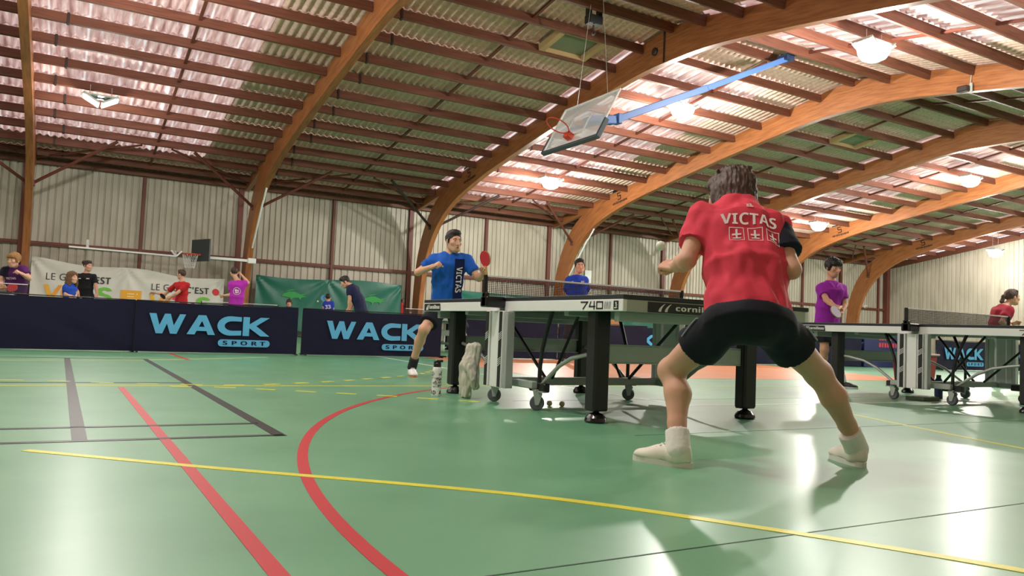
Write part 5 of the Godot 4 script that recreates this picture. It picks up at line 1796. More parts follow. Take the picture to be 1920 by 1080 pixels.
func frame_of(fwd: Vector3, up: Vector3) -> Basis:
	var z := fwd.normalized()
	var x := up.cross(z).normalized()
	return Basis(x, z.cross(x), z)

func cloth_noise(seed_: int, f := 8.0) -> FastNoiseLite:
	var n := FastNoiseLite.new()
	n.seed = seed_
	n.frequency = f
	n.noise_type = FastNoiseLite.TYPE_SIMPLEX_SMOOTH
	n.fractal_octaves = 2
	return n

# sp: j joints, s size, cell, skin, shirt, shorts, leg_len, sleeve, hair, hair_style, shoe, sock ...
func person(label: String, sp: Dictionary) -> Dictionary:
	var base := Vector3(sp.j.pel.x, 0, sp.j.pel.z)
	var j := {}
	for k in sp.j:
		j[k] = sp.j[k] - base if k != "look" else sp.j[k]
	var t := thing("person", label, "person", base)
	var s: float = sp.s
	var cell: float = sp.cell
	var up: Vector3 = (j.chest - j.pel).normalized()
	var right: Vector3 = (j.shR - j.shL).normalized()
	right = (right - up * up.dot(right)).normalized()
	var fwd := up.cross(right)
	var hips: Vector3 = (j.hipR - j.hipL).normalized()
	var neck0: Vector3 = j.chest + up * 0.05 * s
	var hb := frame_of(j.look, sp.get("head_up", Vector3(0, 1, 0) * 0.8 + up * 0.5))
	var hs: float = s * sp.get("head", 1.0)
	var hx := Transform3D(hb * hs, j.head)
	# body
	var b := Blob.new()
	b.cap(neck0 - fwd * 0.01, j.head - hb.y * 0.06 * hs - hb.z * 0.02 * hs, 0.06 * s, 0.05 * s, 0.03)
	b.ell(j.chest - up * 0.07 * s, Vector3(0.145, 0.17, 0.095) * s, Basis(right, up, -fwd), 0.04)
	b.ell(j.mid, Vector3(0.13, 0.16, 0.09) * s, Basis(right, up, -fwd), 0.04)
	b.ell(j.pel + up * 0.02 * s, Vector3(0.15, 0.12, 0.1) * s, Basis(right, up, -fwd), 0.04)
	for n in ["L", "R"]:
		var sh: Vector3 = j["sh" + n]
		var el: Vector3 = j["el" + n]
		var wr: Vector3 = j["wr" + n]
		var hip: Vector3 = j["hip" + n]
		var kn: Vector3 = j["kn" + n]
		var an: Vector3 = j["an" + n]
		b.cap(j.chest, sh, 0.06 * s, 0.05 * s, 0.03)
		b.cap(sh, el, 0.047 * s, 0.037 * s, 0.02)
		b.cap(el, el.lerp(wr, 0.35), 0.037 * s, 0.039 * s, 0.015)
		b.cap(el.lerp(wr, 0.35), wr, 0.039 * s, 0.026 * s, 0.015)
		b.cap(wr, wr.lerp(j["ha" + n], 0.4), 0.026 * s, 0.022 * s, 0.01)
		b.cap(hip, kn, 0.083 * s, 0.054 * s, 0.03)
		var back := (kn - hip).normalized() - (an - kn).normalized()
		var toe_dir: Vector3 = (j["toe" + n] - an).normalized()
		var calf := kn.lerp(an, 0.33) - toe_dir * 0.02 * s
		b.ell(kn - up * 0.0, Vector3.ONE * 0.054 * s, Basis(), 0.03)
		b.cap(kn, calf, 0.05 * s, 0.055 * s, 0.02)
		b.cap(calf, kn.lerp(an, 0.75), 0.055 * s, 0.037 * s, 0.02)
		b.cap(kn.lerp(an, 0.75), an, 0.037 * s, 0.034 * s, 0.02)
	b.fill(cell)
	var mb := MB.new()
	b.nets(mb)
	mb.add(head_mb, hx)
	for n in ["L", "R"]:
		var pose: String = sp.get("hand" + n, "relaxed")
		if not hands.has(pose):
			hands[pose] = hand_mesh({"relaxed": [22, 26, 16], "grip": [62, 82, 46], "fist": [78, 92, 50], "open": [8, 10, 8]}[pose], {"relaxed": 0.1, "grip": 0.8, "fist": 1.0, "open": -0.2}[pose])
		var wr: Vector3 = j["wr" + n]
		var dir: Vector3 = (j["ha" + n] - wr).normalized()
		var palm: Vector3 = sp.get("palm" + n, -right * (1.0 if n == "R" else -1.0) * 0.8 + Vector3.DOWN * 0.3)
		var hf := Basis(dir.cross(palm).normalized(), dir, palm)
		hf.z = hf.x.cross(hf.y).normalized()
		if n == "L":
			hf.x = -hf.x
		mb.add(hands[pose], Transform3D(hf * (s * sp.get("hand", 0.98)), wr - dir * 0.004))
	var skin := mat(sp.skin, 0.55)
	skin.subsurf_scatter_enabled = true
	skin.subsurf_scatter_strength = 0.08
	put(t, "body", mb.done(skin))
	# face
	if sp.get("face", true):
		var iris := mat(col(48, 34, 26), 0.3)
		for q in [-1.0, 1.0]:
			var e := MB.new()
			var sp2 := Transform3D(Basis().scaled(Vector3(0.0135, 0.0075, 0.006)), Vector3(q * 0.031, 0.004, 0.0815))
			ball_into(e, hx * sp2)
			var eye := put(t, "eye", e.done(M.white))
			e = MB.new()
			ball_into(e, hx * Transform3D(Basis().scaled(Vector3(0.006, 0.0065, 0.003)), Vector3(q * 0.031, 0.004, 0.0868)))
			put(eye, "iris", e.done(iris))
			e = MB.new()
			e.tube([hx * Vector3(q * 0.014, 0.024, 0.0925), hx * Vector3(q * 0.032, 0.029, 0.0885), hx * Vector3(q * 0.05, 0.024, 0.077)], [0.0032 * hs, 0.0038 * hs, 0.002 * hs], 6)
			put(t, "eyebrow", e.done(sp.hair))
		var m := MB.new()
		var op: float = sp.get("mouth", 0.0)
		if op > 0.0:
			ball_into(m, hx * Transform3D(Basis().scaled(Vector3(0.016, 0.004 + op * 0.008, 0.008)), Vector3(0, -0.066, 0.0865)))
		else:
			m.tube([hx * Vector3(-0.019, -0.0655, 0.087), hx * Vector3(0, -0.066, 0.0925), hx * Vector3(0.019, -0.0655, 0.087)], [0.001, 0.0026 * hs, 0.001], 6)
		put(t, "mouth", m.done(mat(col(120, 56, 52), 0.6)))
	# hair
	var h := Blob.new()
	hair_shape(h, sp.hair_style)
	h.fill(sp.get("hair_cell", 0.006))
	var hm := MB.new()
	var hn := cloth_noise(int(s * 1000), 60.0)
	var rough: float = {"mop": 0.009, "curly": 0.02, "fringe": 0.008, "tail": 0.006}.get(sp.hair_style, 0.005)
	h.nets(hm, hn, rough, Vector3(1, 0.22, 0.9) if sp.hair_style != "curly" else Vector3.ONE * 0.8)
	var hm2 := MB.new()
	hm2.add(hm, hx)
	put(t, "hair", hm2.done(sp.hair))
	# shirt
	var w: float = sp.get("loose", 1.0)
	var sh_b := Blob.new()
	var hem: Vector3 = j.pel + up * sp.get("hem", 0.0) * s
	var bx := Basis(right, up, -fwd)
	sh_b.slab(hem, j.mid, right, Vector2(0.17 * w, 0.125 * w) * s, Vector2(0.163 * w, 0.118 * w) * s, 0.03)
	sh_b.slab(j.mid, j.chest - up * 0.03 * s, right, Vector2(0.163 * w, 0.118 * w) * s, Vector2(0.182 * w, 0.122 * w) * s, 0.04)
	sh_b.ell(j.mid, Vector3(0.163 * w, 0.13, 0.12 * w) * s, bx, 0.03)
	sh_b.ell(j.chest - up * 0.04 * s, Vector3(0.18 * w, 0.115, 0.125 * w) * s, bx, 0.05)
	sh_b.cap(neck0 - up * 0.045 * s, neck0 + up * 0.03 * s - fwd * 0.006 * s, 0.085 * s, sp.get("collar_r", 0.065) * s, 0.03, [[up, up.dot(neck0 + up * sp.get("collar", 0.026) * s)]])
	var split: String = sp.get("dark_sleeve", "")
	var sl: float = sp.get("sleeve", 0.58)
	for n in ["L", "R"]:
		var sh: Vector3 = j["sh" + n]
		var el: Vector3 = j["el" + n]
		var end := sh.lerp(el, sl)
		var dir := (el - sh).normalized()
		sh_b.cap(neck0 - up * 0.03 * s, sh - up * 0.005 * s, 0.07 * s, 0.063 * s, 0.04)
		if n != split:
			sh_b.cap(sh, sh.lerp(el, sl + 0.2) if sl < 0.9 else end, 0.062 * s * w, (0.07 if sl < 0.9 else 0.046) * s * w, 0.03, [[dir, dir.dot(end)]])
			if sl > 0.9:
				sh_b.cap(el, el.lerp(j["wr" + n], 0.93), 0.048 * s, 0.036 * s, 0.02)
	sh_b.fill(sp.get("cloth_cell", cell))
	var smb := MB.new()
	sh_b.nets(smb, cloth_noise(int(s * 77), 7.0), sp.get("wrinkle", 0.009) * s, Vector3(1.5, 0.6, 1.0))
	var shirt := put(t, "shirt", smb.done(sp.shirt))
	if split:
		var db := Blob.new()
		var sh: Vector3 = j["sh" + split]
		var el: Vector3 = j["el" + split]
		var end := sh.lerp(el, sl)
		var dir := (el - sh).normalized()
		db.cap(sh + dir * 0.005, sh.lerp(el, sl + 0.2), 0.067 * s * w, 0.074 * s * w, 0.03, [[dir, dir.dot(end)]])
		db.fill(cell)
		smb = MB.new()
		db.nets(smb, cloth_noise(5, 7.0), 0.008)
		var sv := put(shirt, "sleeve", smb.done(sp.dark))
		sv.set_meta("label", "dark navy right sleeve")
	# shorts or trousers
	var ll: float = sp.get("leg_len", 0.6)
	var pb := Blob.new()
	var waist := [up, up.dot(hem + up * 0.015 * s)]
	pb.slab(j.pel - up * 0.06 * s, j.pel + up * maxf(0.07, sp.get("hem", 0.0) + 0.05) * s, right, Vector2(0.175, 0.14) * s, Vector2(0.155, 0.112) * s, 0.03, [waist])
	pb.ell(j.pel - up * 0.03 * s - fwd * 0.015 * s, Vector3(0.166, 0.1, 0.12) * s, bx, 0.03, [waist])
	for n in ["L", "R"]:
		var hip: Vector3 = j["hip" + n]
		var kn: Vector3 = j["kn" + n]
		var an: Vector3 = j["an" + n]
		var dir := (kn - hip).normalized()
		if ll <= 1.0:
			pb.cap(hip, hip.lerp(kn, ll + 0.25), 0.096 * s, 0.106 * s * sp.get("flare", 1.0), 0.026, [[dir, dir.dot(hip.lerp(kn, ll))], waist])
		else:
			pb.cap(hip, kn, 0.098 * s, 0.07 * s, 0.04, [waist])
			pb.cap(kn, kn.lerp(an, 0.97), 0.07 * s, 0.056 * s, 0.03)
	pb.fill(cell)
	smb = MB.new()
	pb.nets(smb, cloth_noise(int(s * 33), 6.0), 0.008 * s, Vector3(1.0, 0.6, 1.0))
	put(t, "trousers" if ll > 1.0 else "shorts", smb.done(sp.shorts))
	# socks and shoes
	for n in ["L", "R"]:
		var an: Vector3 = j["an" + n]
		var kn: Vector3 = j["kn" + n]
		var toe: Vector3 = j["toe" + n]
		if sp.has("sock"):
			var sb := Blob.new()
			var dir := (kn - an).normalized()
			sb.cap(an - Vector3(0, 0.03, 0) * s, an.lerp(kn, 0.4), 0.051 * s, 0.05 * s, 0.02, [[dir, dir.dot(an.lerp(kn, sp.get("sock_len", 0.2)))]])
			sb.fill(minf(cell, 0.009))
			smb = MB.new()
			sb.nets(smb, cloth_noise(3, 50.0), 0.002)
			put(t, "sock", smb.done(sp.sock))
		shoe(t, an, toe, s * sp.get("foot", 1.0), sp.shoe, sp.get("sole", M.white), minf(cell, 0.008), sp.get("laces", false))
	return {"root": t, "shirt": sh_b, "shirt_node": shirt, "up": up, "right": right, "fwd": fwd, "chest": j.chest, "mid": j.mid, "pel": j.pel, "head": hx, "s": s, "j": j, "shorts": pb}

func ball_into(o: MB, xf: Transform3D) -> void:
	var k := 8
	for i in k:
		for q in k * 2:
			var P := func(a: int, b: int) -> Vector3:
				var th := PI * a / k
				var ph := PI * b / k
				return Vector3(sin(th) * cos(ph), cos(th), sin(th) * sin(ph))
			var a: Vector3 = P.call(i, q)
			var b: Vector3 = P.call(i + 1, q)
			var c: Vector3 = P.call(i + 1, q + 1)
			var d: Vector3 = P.call(i, q + 1)
			var nb := xf.basis.inverse().transposed()
			if i < k - 1:
				o.tri(xf * a, xf * b, xf * c, (nb * a).normalized(), (nb * b).normalized(), (nb * c).normalized())
			if i > 0:
				o.tri(xf * a, xf * c, xf * d, (nb * a).normalized(), (nb * c).normalized(), (nb * d).normalized())

func hair_shape(h: Blob, style: String) -> void:
	var face := [Vector3(0, -0.63, 0.77), 0.02]
	match style:
		"short", "bun", "tail":
			h.ell(Vector3(0, 0.04, -0.02), Vector3(0.081, 0.095, 0.1), Basis(), 0.02, [face])
			h.ell(Vector3(0, 0.095, 0.035), Vector3(0.06, 0.035, 0.05), Basis(), 0.02)
			for s in [-1.0, 1.0]:
				h.cap(Vector3(s * 0.072, 0.02, 0.022), Vector3(s * 0.074, -0.012, 0.018), 0.012, 0.008, 0.01)
			if style == "bun":
				h.ell(Vector3(0, 0.085, -0.14), Vector3(0.045, 0.045, 0.045), Basis(), 0.015)
			if style == "tail":
				h.ell(Vector3(0, 0.02, -0.12), Vector3(0.03, 0.03, 0.03), Basis(), 0.015)
				h.cap(Vector3(0, 0.02, -0.135), Vector3(0, -0.06, -0.165), 0.03, 0.026, 0.02)
				h.cap(Vector3(0, -0.06, -0.165), Vector3(0, -0.12, -0.15), 0.026, 0.008, 0.02)
		"fringe":
			h.ell(Vector3(0, 0.04, -0.02), Vector3(0.088, 0.1, 0.106), Basis(), 0.02, [[Vector3(0, -0.55, 0.83), 0.03]])
			h.ell(Vector3(0.01, 0.075, 0.06), Vector3(0.066, 0.04, 0.04), Basis(Vector3.BACK, 0.15), 0.025)
			h.cap(Vector3(-0.05, 0.05, 0.075), Vector3(0.045, 0.055, 0.085), 0.017, 0.018, 0.02)
			for s in [-1.0, 1.0]:
				h.ell(Vector3(s * 0.078, 0.01, 0.02), Vector3(0.014, 0.05, 0.03), Basis(), 0.02)
		"mop":
			h.ell(Vector3(0, 0.04, -0.02), Vector3(0.09, 0.098, 0.108), Basis(), 0.02, [[Vector3(0, -0.55, 0.83), 0.03]])
			h.ell(Vector3(0, -0.075, -0.055), Vector3(0.084, 0.1, 0.065), Basis(), 0.03)
			for s in [-1.0, 1.0]:
				h.ell(Vector3(s * 0.076, -0.01, -0.005), Vector3(0.02, 0.075, 0.055), Basis(), 0.02)
			h.ell(Vector3(0.0, 0.08, 0.055), Vector3(0.07, 0.04, 0.05), Basis(), 0.025)
			for i in 9:
				var a := -1.35 + i * 0.34
				h.cap(Vector3(sin(a) * 0.082, 0.0, -cos(a) * 0.1), Vector3(sin(a) * 0.088, -0.09 - 0.02 * sin(i * 5.0), -cos(a) * 0.09), 0.022, 0.007, 0.015)
			for i in 7:
				var a := i * 0.9
				h.cap(Vector3(sin(a) * 0.05, 0.1, -0.02 + cos(a) * 0.05), Vector3(sin(a + 0.5) * 0.085, 0.1 + 0.02 * sin(i * 3.0), -0.02 + cos(a + 0.5) * 0.09), 0.025, 0.009, 0.015)
		"curly":
			h.ell(Vector3(0, 0.04, -0.02), Vector3(0.1, 0.105, 0.112), Basis(), 0.02, [[Vector3(0, -0.6, 0.8), 0.022]])
			for i in 12:
				var a := -1.9 + i * 0.345
				h.ell(Vector3(sin(a) * 0.09, -0.06, -cos(a) * 0.085 - 0.01), Vector3(0.035, 0.085, 0.035), Basis(), 0.02)
				h.ell(Vector3(sin(a) * 0.1, -0.13, -cos(a) * 0.09 - 0.01), Vector3(0.03, 0.04, 0.03), Basis(), 0.02)

func shoe(t: Node3D, an: Vector3, toe: Vector3, s: float, upper: Material, sole: Material, cell: float, laces: bool) -> void:
	var f := Vector3(toe.x - an.x, 0, toe.z - an.z).normalized()
	var side := f.cross(Vector3.UP)
	var y0: float = an.y - 0.085 * s          # under the sole; a planted foot stands on the floor
	if y0 < 0.06:
		y0 = 0.0
	var heel := Vector3(an.x, y0, an.z) - f * 0.055 * s
	var dn := toe.y - an.y
	var P := func(l: float, x: float, y: float) -> Vector3: return heel + f * l * s + side * x * s + Vector3.UP * y * s
	var b := Blob.new()
	var cut := [[Vector3.DOWN, -(y0 + 0.022 * s)]]
	var B := Basis(side, Vector3.UP, -f)
	b.ell(P.call(0.045, 0, 0.045), Vector3(0.036, 0.055, 0.05) * s, B, 0.02, cut)
	b.ell(P.call(0.12, 0, 0.04), Vector3(0.04, 0.045, 0.075) * s, B, 0.03, cut)
	b.ell(P.call(0.2, 0, 0.028), Vector3(0.043, 0.03, 0.066) * s, B, 0.03, cut)
	b.cap(P.call(0.055, 0, 0.05), P.call(0.05, 0, 0.092), 0.041 * s, 0.04 * s, 0.02, [[Vector3.UP, y0 + 0.088 * s], cut[0]])
	b.fill(cell)
	var m := MB.new()
	b.nets(m)
	var sh := put(t, "shoe", m.done(upper))
	var o := PackedVector2Array()
	for i in 28:
		var a := TAU * i / 28.0
		var l := 0.128 - 0.142 * cos(a)
		var wd := 0.0365 + 0.0085 * clampf((l - 0.1) / 0.1, 0.0, 1.0)
		o.append(Vector2(sin(a) * wd * pow(absf(sin(a)) + 0.02, -0.12) * s, l * s))
	m = MB.new()
	m.prism(o, 0.0, 0.023 * s, Transform3D(Basis(side, f, Vector3.UP), heel))
	put(sh, "sole", m.done(sole))
	if laces:
		m = MB.new()
		for k in 5:
			var l := 0.11 + k * 0.018
			m.tube([P.call(l, -0.022, 0.088 - k * 0.008), P.call(l + 0.006, 0, 0.094 - k * 0.0085), P.call(l, 0.022, 0.088 - k * 0.008)], 0.0036 * s, 6)
		put(sh, "laces", m.done(M.white))

# flat print on the cloth: text set on a frame with z away from the body
func shirt_text(c: Dictionary, mb: MB, at: Vector3, out: Vector3, updir: Vector3, m: Material, called := "print", off := 0.0035) -> void:
	var z := out.normalized()
	var y := (updir - z * z.dot(updir)).normalized()
	var x := y.cross(z)
	var xf := Transform3D(Basis(x, y, z), at + z * 0.3)
	put(c.shirt_node, called, printed(mb, c.shirt, xf, off).done(m))

func centred(mb: MB) -> MB:
	var w := width_of(mb)
	var o := MB.new()
	o.add(mb, Transform3D(Basis(), Vector3(-w * 0.5, 0, 0)))
	return o

func flat_rect(x0: float, y0: float, x1: float, y1: float, k := 6) -> MB:
	var b := MB.new()
	for i in k:
		for q in k:
			var xa := lerpf(x0, x1, float(i) / k)
			var xb := lerpf(x0, x1, float(i + 1) / k)
			var ya := lerpf(y0, y1, float(q) / k)
			var yb := lerpf(y0, y1, float(q + 1) / k)
			b.tri(Vector3(xa, ya, 0), Vector3(xb, ya, 0), Vector3(xb, yb, 0), Vector3.BACK, Vector3.BACK, Vector3.BACK)
			b.tri(Vector3(xa, ya, 0), Vector3(xb, yb, 0), Vector3(xa, yb, 0), Vector3.BACK, Vector3.BACK, Vector3.BACK)
	return b

func bat(label: String, at: Vector3, face: Vector3, along: Vector3, rubber: Material, k := 1.0) -> void:
	# "at" = middle of the grip, "along" points from the grip to the blade
	var t := thing("table_tennis_bat", label, "bat", at, 0.0, "table tennis bats")
	var y := along.normalized()
	var z := (face - y * y.dot(face)).normalized()
	var xf := Transform3D(Basis(y.cross(z), y, z) * k, Vector3.ZERO)
	var o := PackedVector2Array()
	for i in 32:
		var a := TAU * i / 32.0
		o.append(Vector2(sin(a) * 0.076, 0.125 - cos(a) * 0.08))
	var b := MB.new()
	b.prism(o, -0.003, 0.003, xf)
	put(t, "blade", b.done(M.wood_light))
	b = MB.new()
	b.prism(o, 0.003, 0.007, xf)
	put(t, "rubber_sheet", b.done(rubber))
	b = MB.new()
	b.prism(o, -0.007, -0.003, xf)
	put(t, "rubber_sheet", b.done(M.black))
	b = MB.new()
	b.tube([xf * Vector3(0, -0.05, 0), xf * Vector3(0, 0.0, 0), xf * Vector3(0, 0.05, 0)], [0.016 * k, 0.013 * k, 0.014 * k], 10)
	put(t, "handle", b.done(M.wood_light))

func cloth(c: Color, rim := 0.25) -> StandardMaterial3D:
	var m := mat(c, 0.75, 0.0, 0.3)
	m.rim_enabled = true
	m.rim = rim
	return m

func people() -> void:
	joints()
	head_mb = head_mesh()
	var white_print := mat(col(236, 224, 226), 0.7)
	var white_shoe := mat(col(226, 222, 208), 0.6)
	var dark_shorts := cloth(col(26, 28, 38))
	# the player nearest the camera
	var c := person("player seen from behind, crouching in a red shirt and black shorts", {
		"j": J.red, "s": 1.0, "cell": 0.0075, "skin": col(206, 158, 132), "shirt": cloth(col(214, 64, 84)), "dark": cloth(col(30, 32, 46)), "dark_sleeve": "R", "shorts": dark_shorts,
		"leg_len": 0.5, "flare": 0.93, "sleeve": 0.62, "hem": -0.025, "hair": mat(col(70, 50, 40), 0.55), "hair_style": "mop", "hair_cell": 0.005, "sock": mat(col(232, 228, 224), 0.9), "sock_len": 0.17, "shoe": white_shoe, "sole": mat(col(214, 212, 204), 0.6),
		"laces": true, "handL": "fist", "handR": "grip", "palmL": Vector3(0.4, -0.6, -0.5), "palmR": Vector3(-0.3, 0.2, -1), "collar": 0.055, "collar_r": 0.082, "wrinkle": 0.018, "head": 1.02, "head_up": Vector3(0.25, 1, -0.25), "face": true})
	var back: Vector3 = -c.fwd
	var o: Vector3 = c.chest
	shirt_text(c, centred(letters("VICTAS", 0.05)), o - c.up * 0.1 + c.right * 0.005, back, c.up, white_print, "lettering")
	for k in 3:
		var fr := MB.new()
		var x := -0.085 + k * 0.075
		for q in [[x, 0, x + 0.06, 0.003], [x, 0.062, x + 0.06, 0.065], [x, 0, x + 0.003, 0.065], [x + 0.057, 0, x + 0.06, 0.065], [x + 0.012, 0.028, x + 0.048, 0.036], [x + 0.026, 0.012, x + 0.034, 0.056], [x + 0.014, 0.01, x + 0.046, 0.016]]:
			fr.add(flat_rect(q[0], q[1], q[2], q[3], 4), Transform3D())
		shirt_text(c, fr, o - c.up * 0.18 + c.right * 0.005, back, c.up, white_print, "print")
	var em := MB.new()
	for q in [[-0.014, 0, 0.014, 0.006], [-0.012, 0.008, -0.004, 0.028], [0.003, 0.008, 0.011, 0.032], [-0.008, 0.024, 0.006, 0.03]]:
		em.add(flat_rect(q[0], q[1], q[2], q[3], 3), Transform3D())
	shirt_text(c, em, o - c.up * 0.015 + c.right * 0.01, back, c.up, white_print, "emblem")
	var pm := MB.new()
	var an: Vector3 = c.j.anL
	var ff := Vector3(c.j.toeL.x - an.x, 0, c.j.toeL.z - an.z).normalized()
	ball_into(pm, Transform3D(Basis(ff, Vector3.UP, ff.cross(Vector3.UP)) * Basis().scaled(Vector3(0.024, 0.015, 0.006)), an + ff * 0.072 + ff.cross(Vector3.UP) * 0.038 + Vector3(0, -0.04, 0)))
	put(c.root, "worn_patch", pm.done(mat(col(216, 176, 92), 0.7)))
	for q in [-1.0, 1.0]:
		var pp := MB.new()
		var side: Vector3 = c.right * q
		var pts := []
		for i in 7:
			var hip: Vector3 = c.j.hipR if q > 0 else c.j.hipL
			var kn: Vector3 = c.j.knR if q > 0 else c.j.knL
			var at: Vector3 = (c.pel + c.up * 0.03).lerp(hip.lerp(kn, 0.44), i / 6.0)
			var ht: Vector3 = c.shorts.hit(at + side * 0.3 - c.fwd * 0.05, -side) + side * 0.003
			if ht.distance_to(at) < 0.2 and i > 0:
				pts.append(ht)
		pp.tube(pts, 0.0045, 6)
		put(c.root, "piping", pp.done(mat(col(128, 130, 140), 0.6)))
	bat("black and red bat in the red player's right hand, hidden in front of his body", J.red.haR + Vector3(0, -0.02, -0.02), Vector3(0.2, 0.1, -1), Vector3(-0.2, 0.9, -0.3), M.red_rubber)
	# the player across the table
	c = person("player in a blue shirt facing the camera across the nearest table, holding a red bat", {
		"j": J.blue, "s": 0.98, "cell": 0.011, "skin": col(214, 164, 138), "shirt": cloth(col(30, 92, 190)), "shorts": dark_shorts, "leg_len": 0.72, "sleeve": 0.66, "hem": -0.02, "hair": mat(col(34, 26, 24), 0.6), "hair_style": "short",
		"sock": mat(col(24, 26, 32), 0.8), "shoe": mat(col(232, 232, 232), 0.5), "sole": mat(col(190, 120, 84), 0.6), "laces": true, "handR": "fist", "handL": "grip", "palmL": Vector3(-0.7, 0, 0.5), "palmR": Vector3(0.6, -0.2, 0.4), "mouth": 0.9, "loose": 0.98, "wrinkle": 0.016})
	var left: Vector3 = -c.right
	shirt_text(c, flat_rect(0.045, -0.42, 0.15, 0.03, 22), c.chest, c.fwd, c.up, cloth(col(24, 34, 82)), "side_panel", 0.008)
	var vt := letters("VICTAS", 0.06)
	var vz: Vector3 = c.fwd
	put(c.shirt_node, "lettering", printed(vt, c.shirt, Transform3D(Basis(-c.up, left, vz), c.chest + left * 0.068 - c.up * 0.05 + vz * 0.3), 0.012).done(white_print))
	bat("red bat held up by the player in the blue shirt, left of the net post", J.blue.haL + Vector3(0.0, -0.02, 0.035), Vector3(-0.92, 0.1, 0.22), Vector3(-0.22, 1, 0.12), M.red_rubber)
	# man standing beyond the net
	c = person("man in a blue sweater with hands behind his back, standing beyond the nearest table's net", {
		"j": J.sweater, "s": 1.06, "cell": 0.014, "skin": col(206, 154, 128), "shirt": cloth(col(36, 66, 176)), "shorts": cloth(col(44, 42, 48)), "leg_len": 2.0, "sleeve": 0.98, "hem": -0.04, "loose": 0.92, "hair": mat(col(30, 24, 22), 0.6), "hair_style": "short", "shoe": mat(col(52, 52, 56), 0.5), "sole": M.white})
	for q in [-0.09, 0.1]:
		var lg := MB.new()
		for k in 3:
			lg.add(flat_rect(q - 0.03 + k * 0.02, 0, q - 0.018 + k * 0.02, 0.014 + k * 0.008 if q < 0 else 0.03, 2), Transform3D())
		shirt_text(c, lg, c.chest - c.up * 0.05, c.fwd, c.up, white_print, "emblem")
	# boy at the right-hand table
	c = person("boy in a purple polo shirt at the far end of the right-hand table, looking down", {
		"j": J.purple, "s": 0.9, "cell": 0.011, "skin": col(206, 152, 126), "shirt": cloth(col(150, 42, 168)), "shorts": dark_shorts, "leg_len": 0.7, "sleeve": 0.62, "hem": -0.03, "hair": mat(col(24, 22, 24), 0.5), "hair_style": "fringe", "sock": mat(col(226, 226, 226), 0.9), "shoe": mat(col(48, 50, 56), 0.5), "sole": M.white, "handR": "grip", "handL": "grip", "palmR": Vector3(0.3, -0.5, 0.5), "loose": 1.02, "head": 1.08})
	var cl := MB.new()
	for s in [-1.0, 1.0]:
		cl.tube([c.chest + c.up * 0.065 * c.s - c.right * s * 0.06 + c.fwd * 0.02, c.chest + c.up * 0.06 * c.s - c.right * s * 0.05 + c.fwd * 0.075, c.chest + c.up * 0.0 - c.right * s * 0.014 + c.fwd * 0.112 * c.s], 0.012, 8)
	put(c.shirt_node, "collar", cl.done(cloth(col(172, 74, 184))))
	bat("grey-backed bat held low in front of the boy in the purple polo", J.purple.haR + Vector3(-0.02, 0.0, 0.05), Vector3(-0.4, 0.2, 0.8), Vector3(-0.8, -0.35, 0.2), mat(col(112, 96, 120), 0.5))
	# girl beyond the right-hand table
	c = person("girl with a ponytail in a dark red shirt leaning forward beyond the right-hand table", {
		"j": J.girl, "s": 0.94, "cell": 0.014, "skin": col(206, 156, 134), "shirt": cloth(col(150, 34, 54)), "shorts": cloth(col(40, 42, 52)), "leg_len": 0.6, "sleeve": 0.6, "hem": -0.02, "hair": mat(col(72, 54, 46), 0.6), "hair_style": "tail", "sock": mat(col(226, 226, 226), 0.9), "shoe": white_shoe, "handL": "grip"})
	# the group behind the barriers on the left
	c = person("fair-haired boy in a purple and navy shirt at the far left", {
		"j": J.fair, "s": 1.0, "cell": 0.014, "skin": col(216, 168, 142), "shirt": cloth(col(84, 36, 96)), "dark": cloth(col(30, 28, 48)), "dark_sleeve": "R", "shorts": cloth(col(34, 44, 104)), "leg_len": 0.7, "sleeve": 0.62, "hem": -0.02, "hair": mat(col(150, 108, 62), 0.6), "hair_style": "fringe", "shoe": white_shoe, "handL": "fist", "handR": "grip", "palmL": Vector3(-0.7, 0, 0.2)})
	shirt_text(c, flat_rect(-0.16, -0.08, -0.03, 0.075, 8), c.chest, c.fwd, c.up, cloth(col(30, 28, 48)), "dark_panel")
	shirt_text(c, centred(letters("VICTAS", 0.035)), c.chest - c.up * 0.12, c.fwd, c.up, white_print, "lettering")
	bat("red bat held low by the fair-haired boy at the far left", J.fair.haR + Vector3(0.02, 0.0, 0.06), Vector3(0.1, 0.5, 1), Vector3(0.9, 0.1, 0.2), M.red_rubber)
	c = person("small girl with curly brown hair in a blue shirt", {
		"j": J.curly, "s": 0.72, "cell": 0.012, "skin": col(216, 166, 140), "shirt": cloth(col(34, 72, 176)), "shorts": cloth(col(36, 40, 60)), "leg_len": 0.6, "sleeve": 0.62, "hem": -0.02, "hair": mat(col(112, 80, 58), 0.7), "hair_style": "curly", "shoe": white_shoe, "head": 1.22})
	c = person("man with a hair bun in a black polo shirt before the white banner", {
		"j": J.polo, "s": 1.03, "cell": 0.016, "skin": col(208, 156, 132), "shirt": cloth(col(26, 24, 28)), "shorts": cloth(col(30, 30, 34)), "leg_len": 2.0, "sleeve": 0.66, "hem": -0.04, "hair": mat(col(52, 36, 34), 0.6), "hair_style": "bun", "shoe": mat(col(40, 40, 42), 0.5)})
	for q in [-0.1, 0.08]:
		shirt_text(c, flat_rect(q, -0.05, q + 0.06, -0.03, 2), c.chest, c.fwd, c.up, white_print, "emblem")
	c = person("boy in a plain red shirt turned left, stretching out one arm", {
		"j": J.crimson, "s": 0.96, "cell": 0.016, "skin": col(210, 160, 134), "shirt": cloth(col(186, 40, 44)), "shorts": cloth(col(32, 32, 48)), "leg_len": 0.65, "sleeve": 0.6, "hem": -0.02, "hair": mat(col(66, 48, 38), 0.6), "hair_style": "short", "shoe": white_shoe, "handR": "grip"})
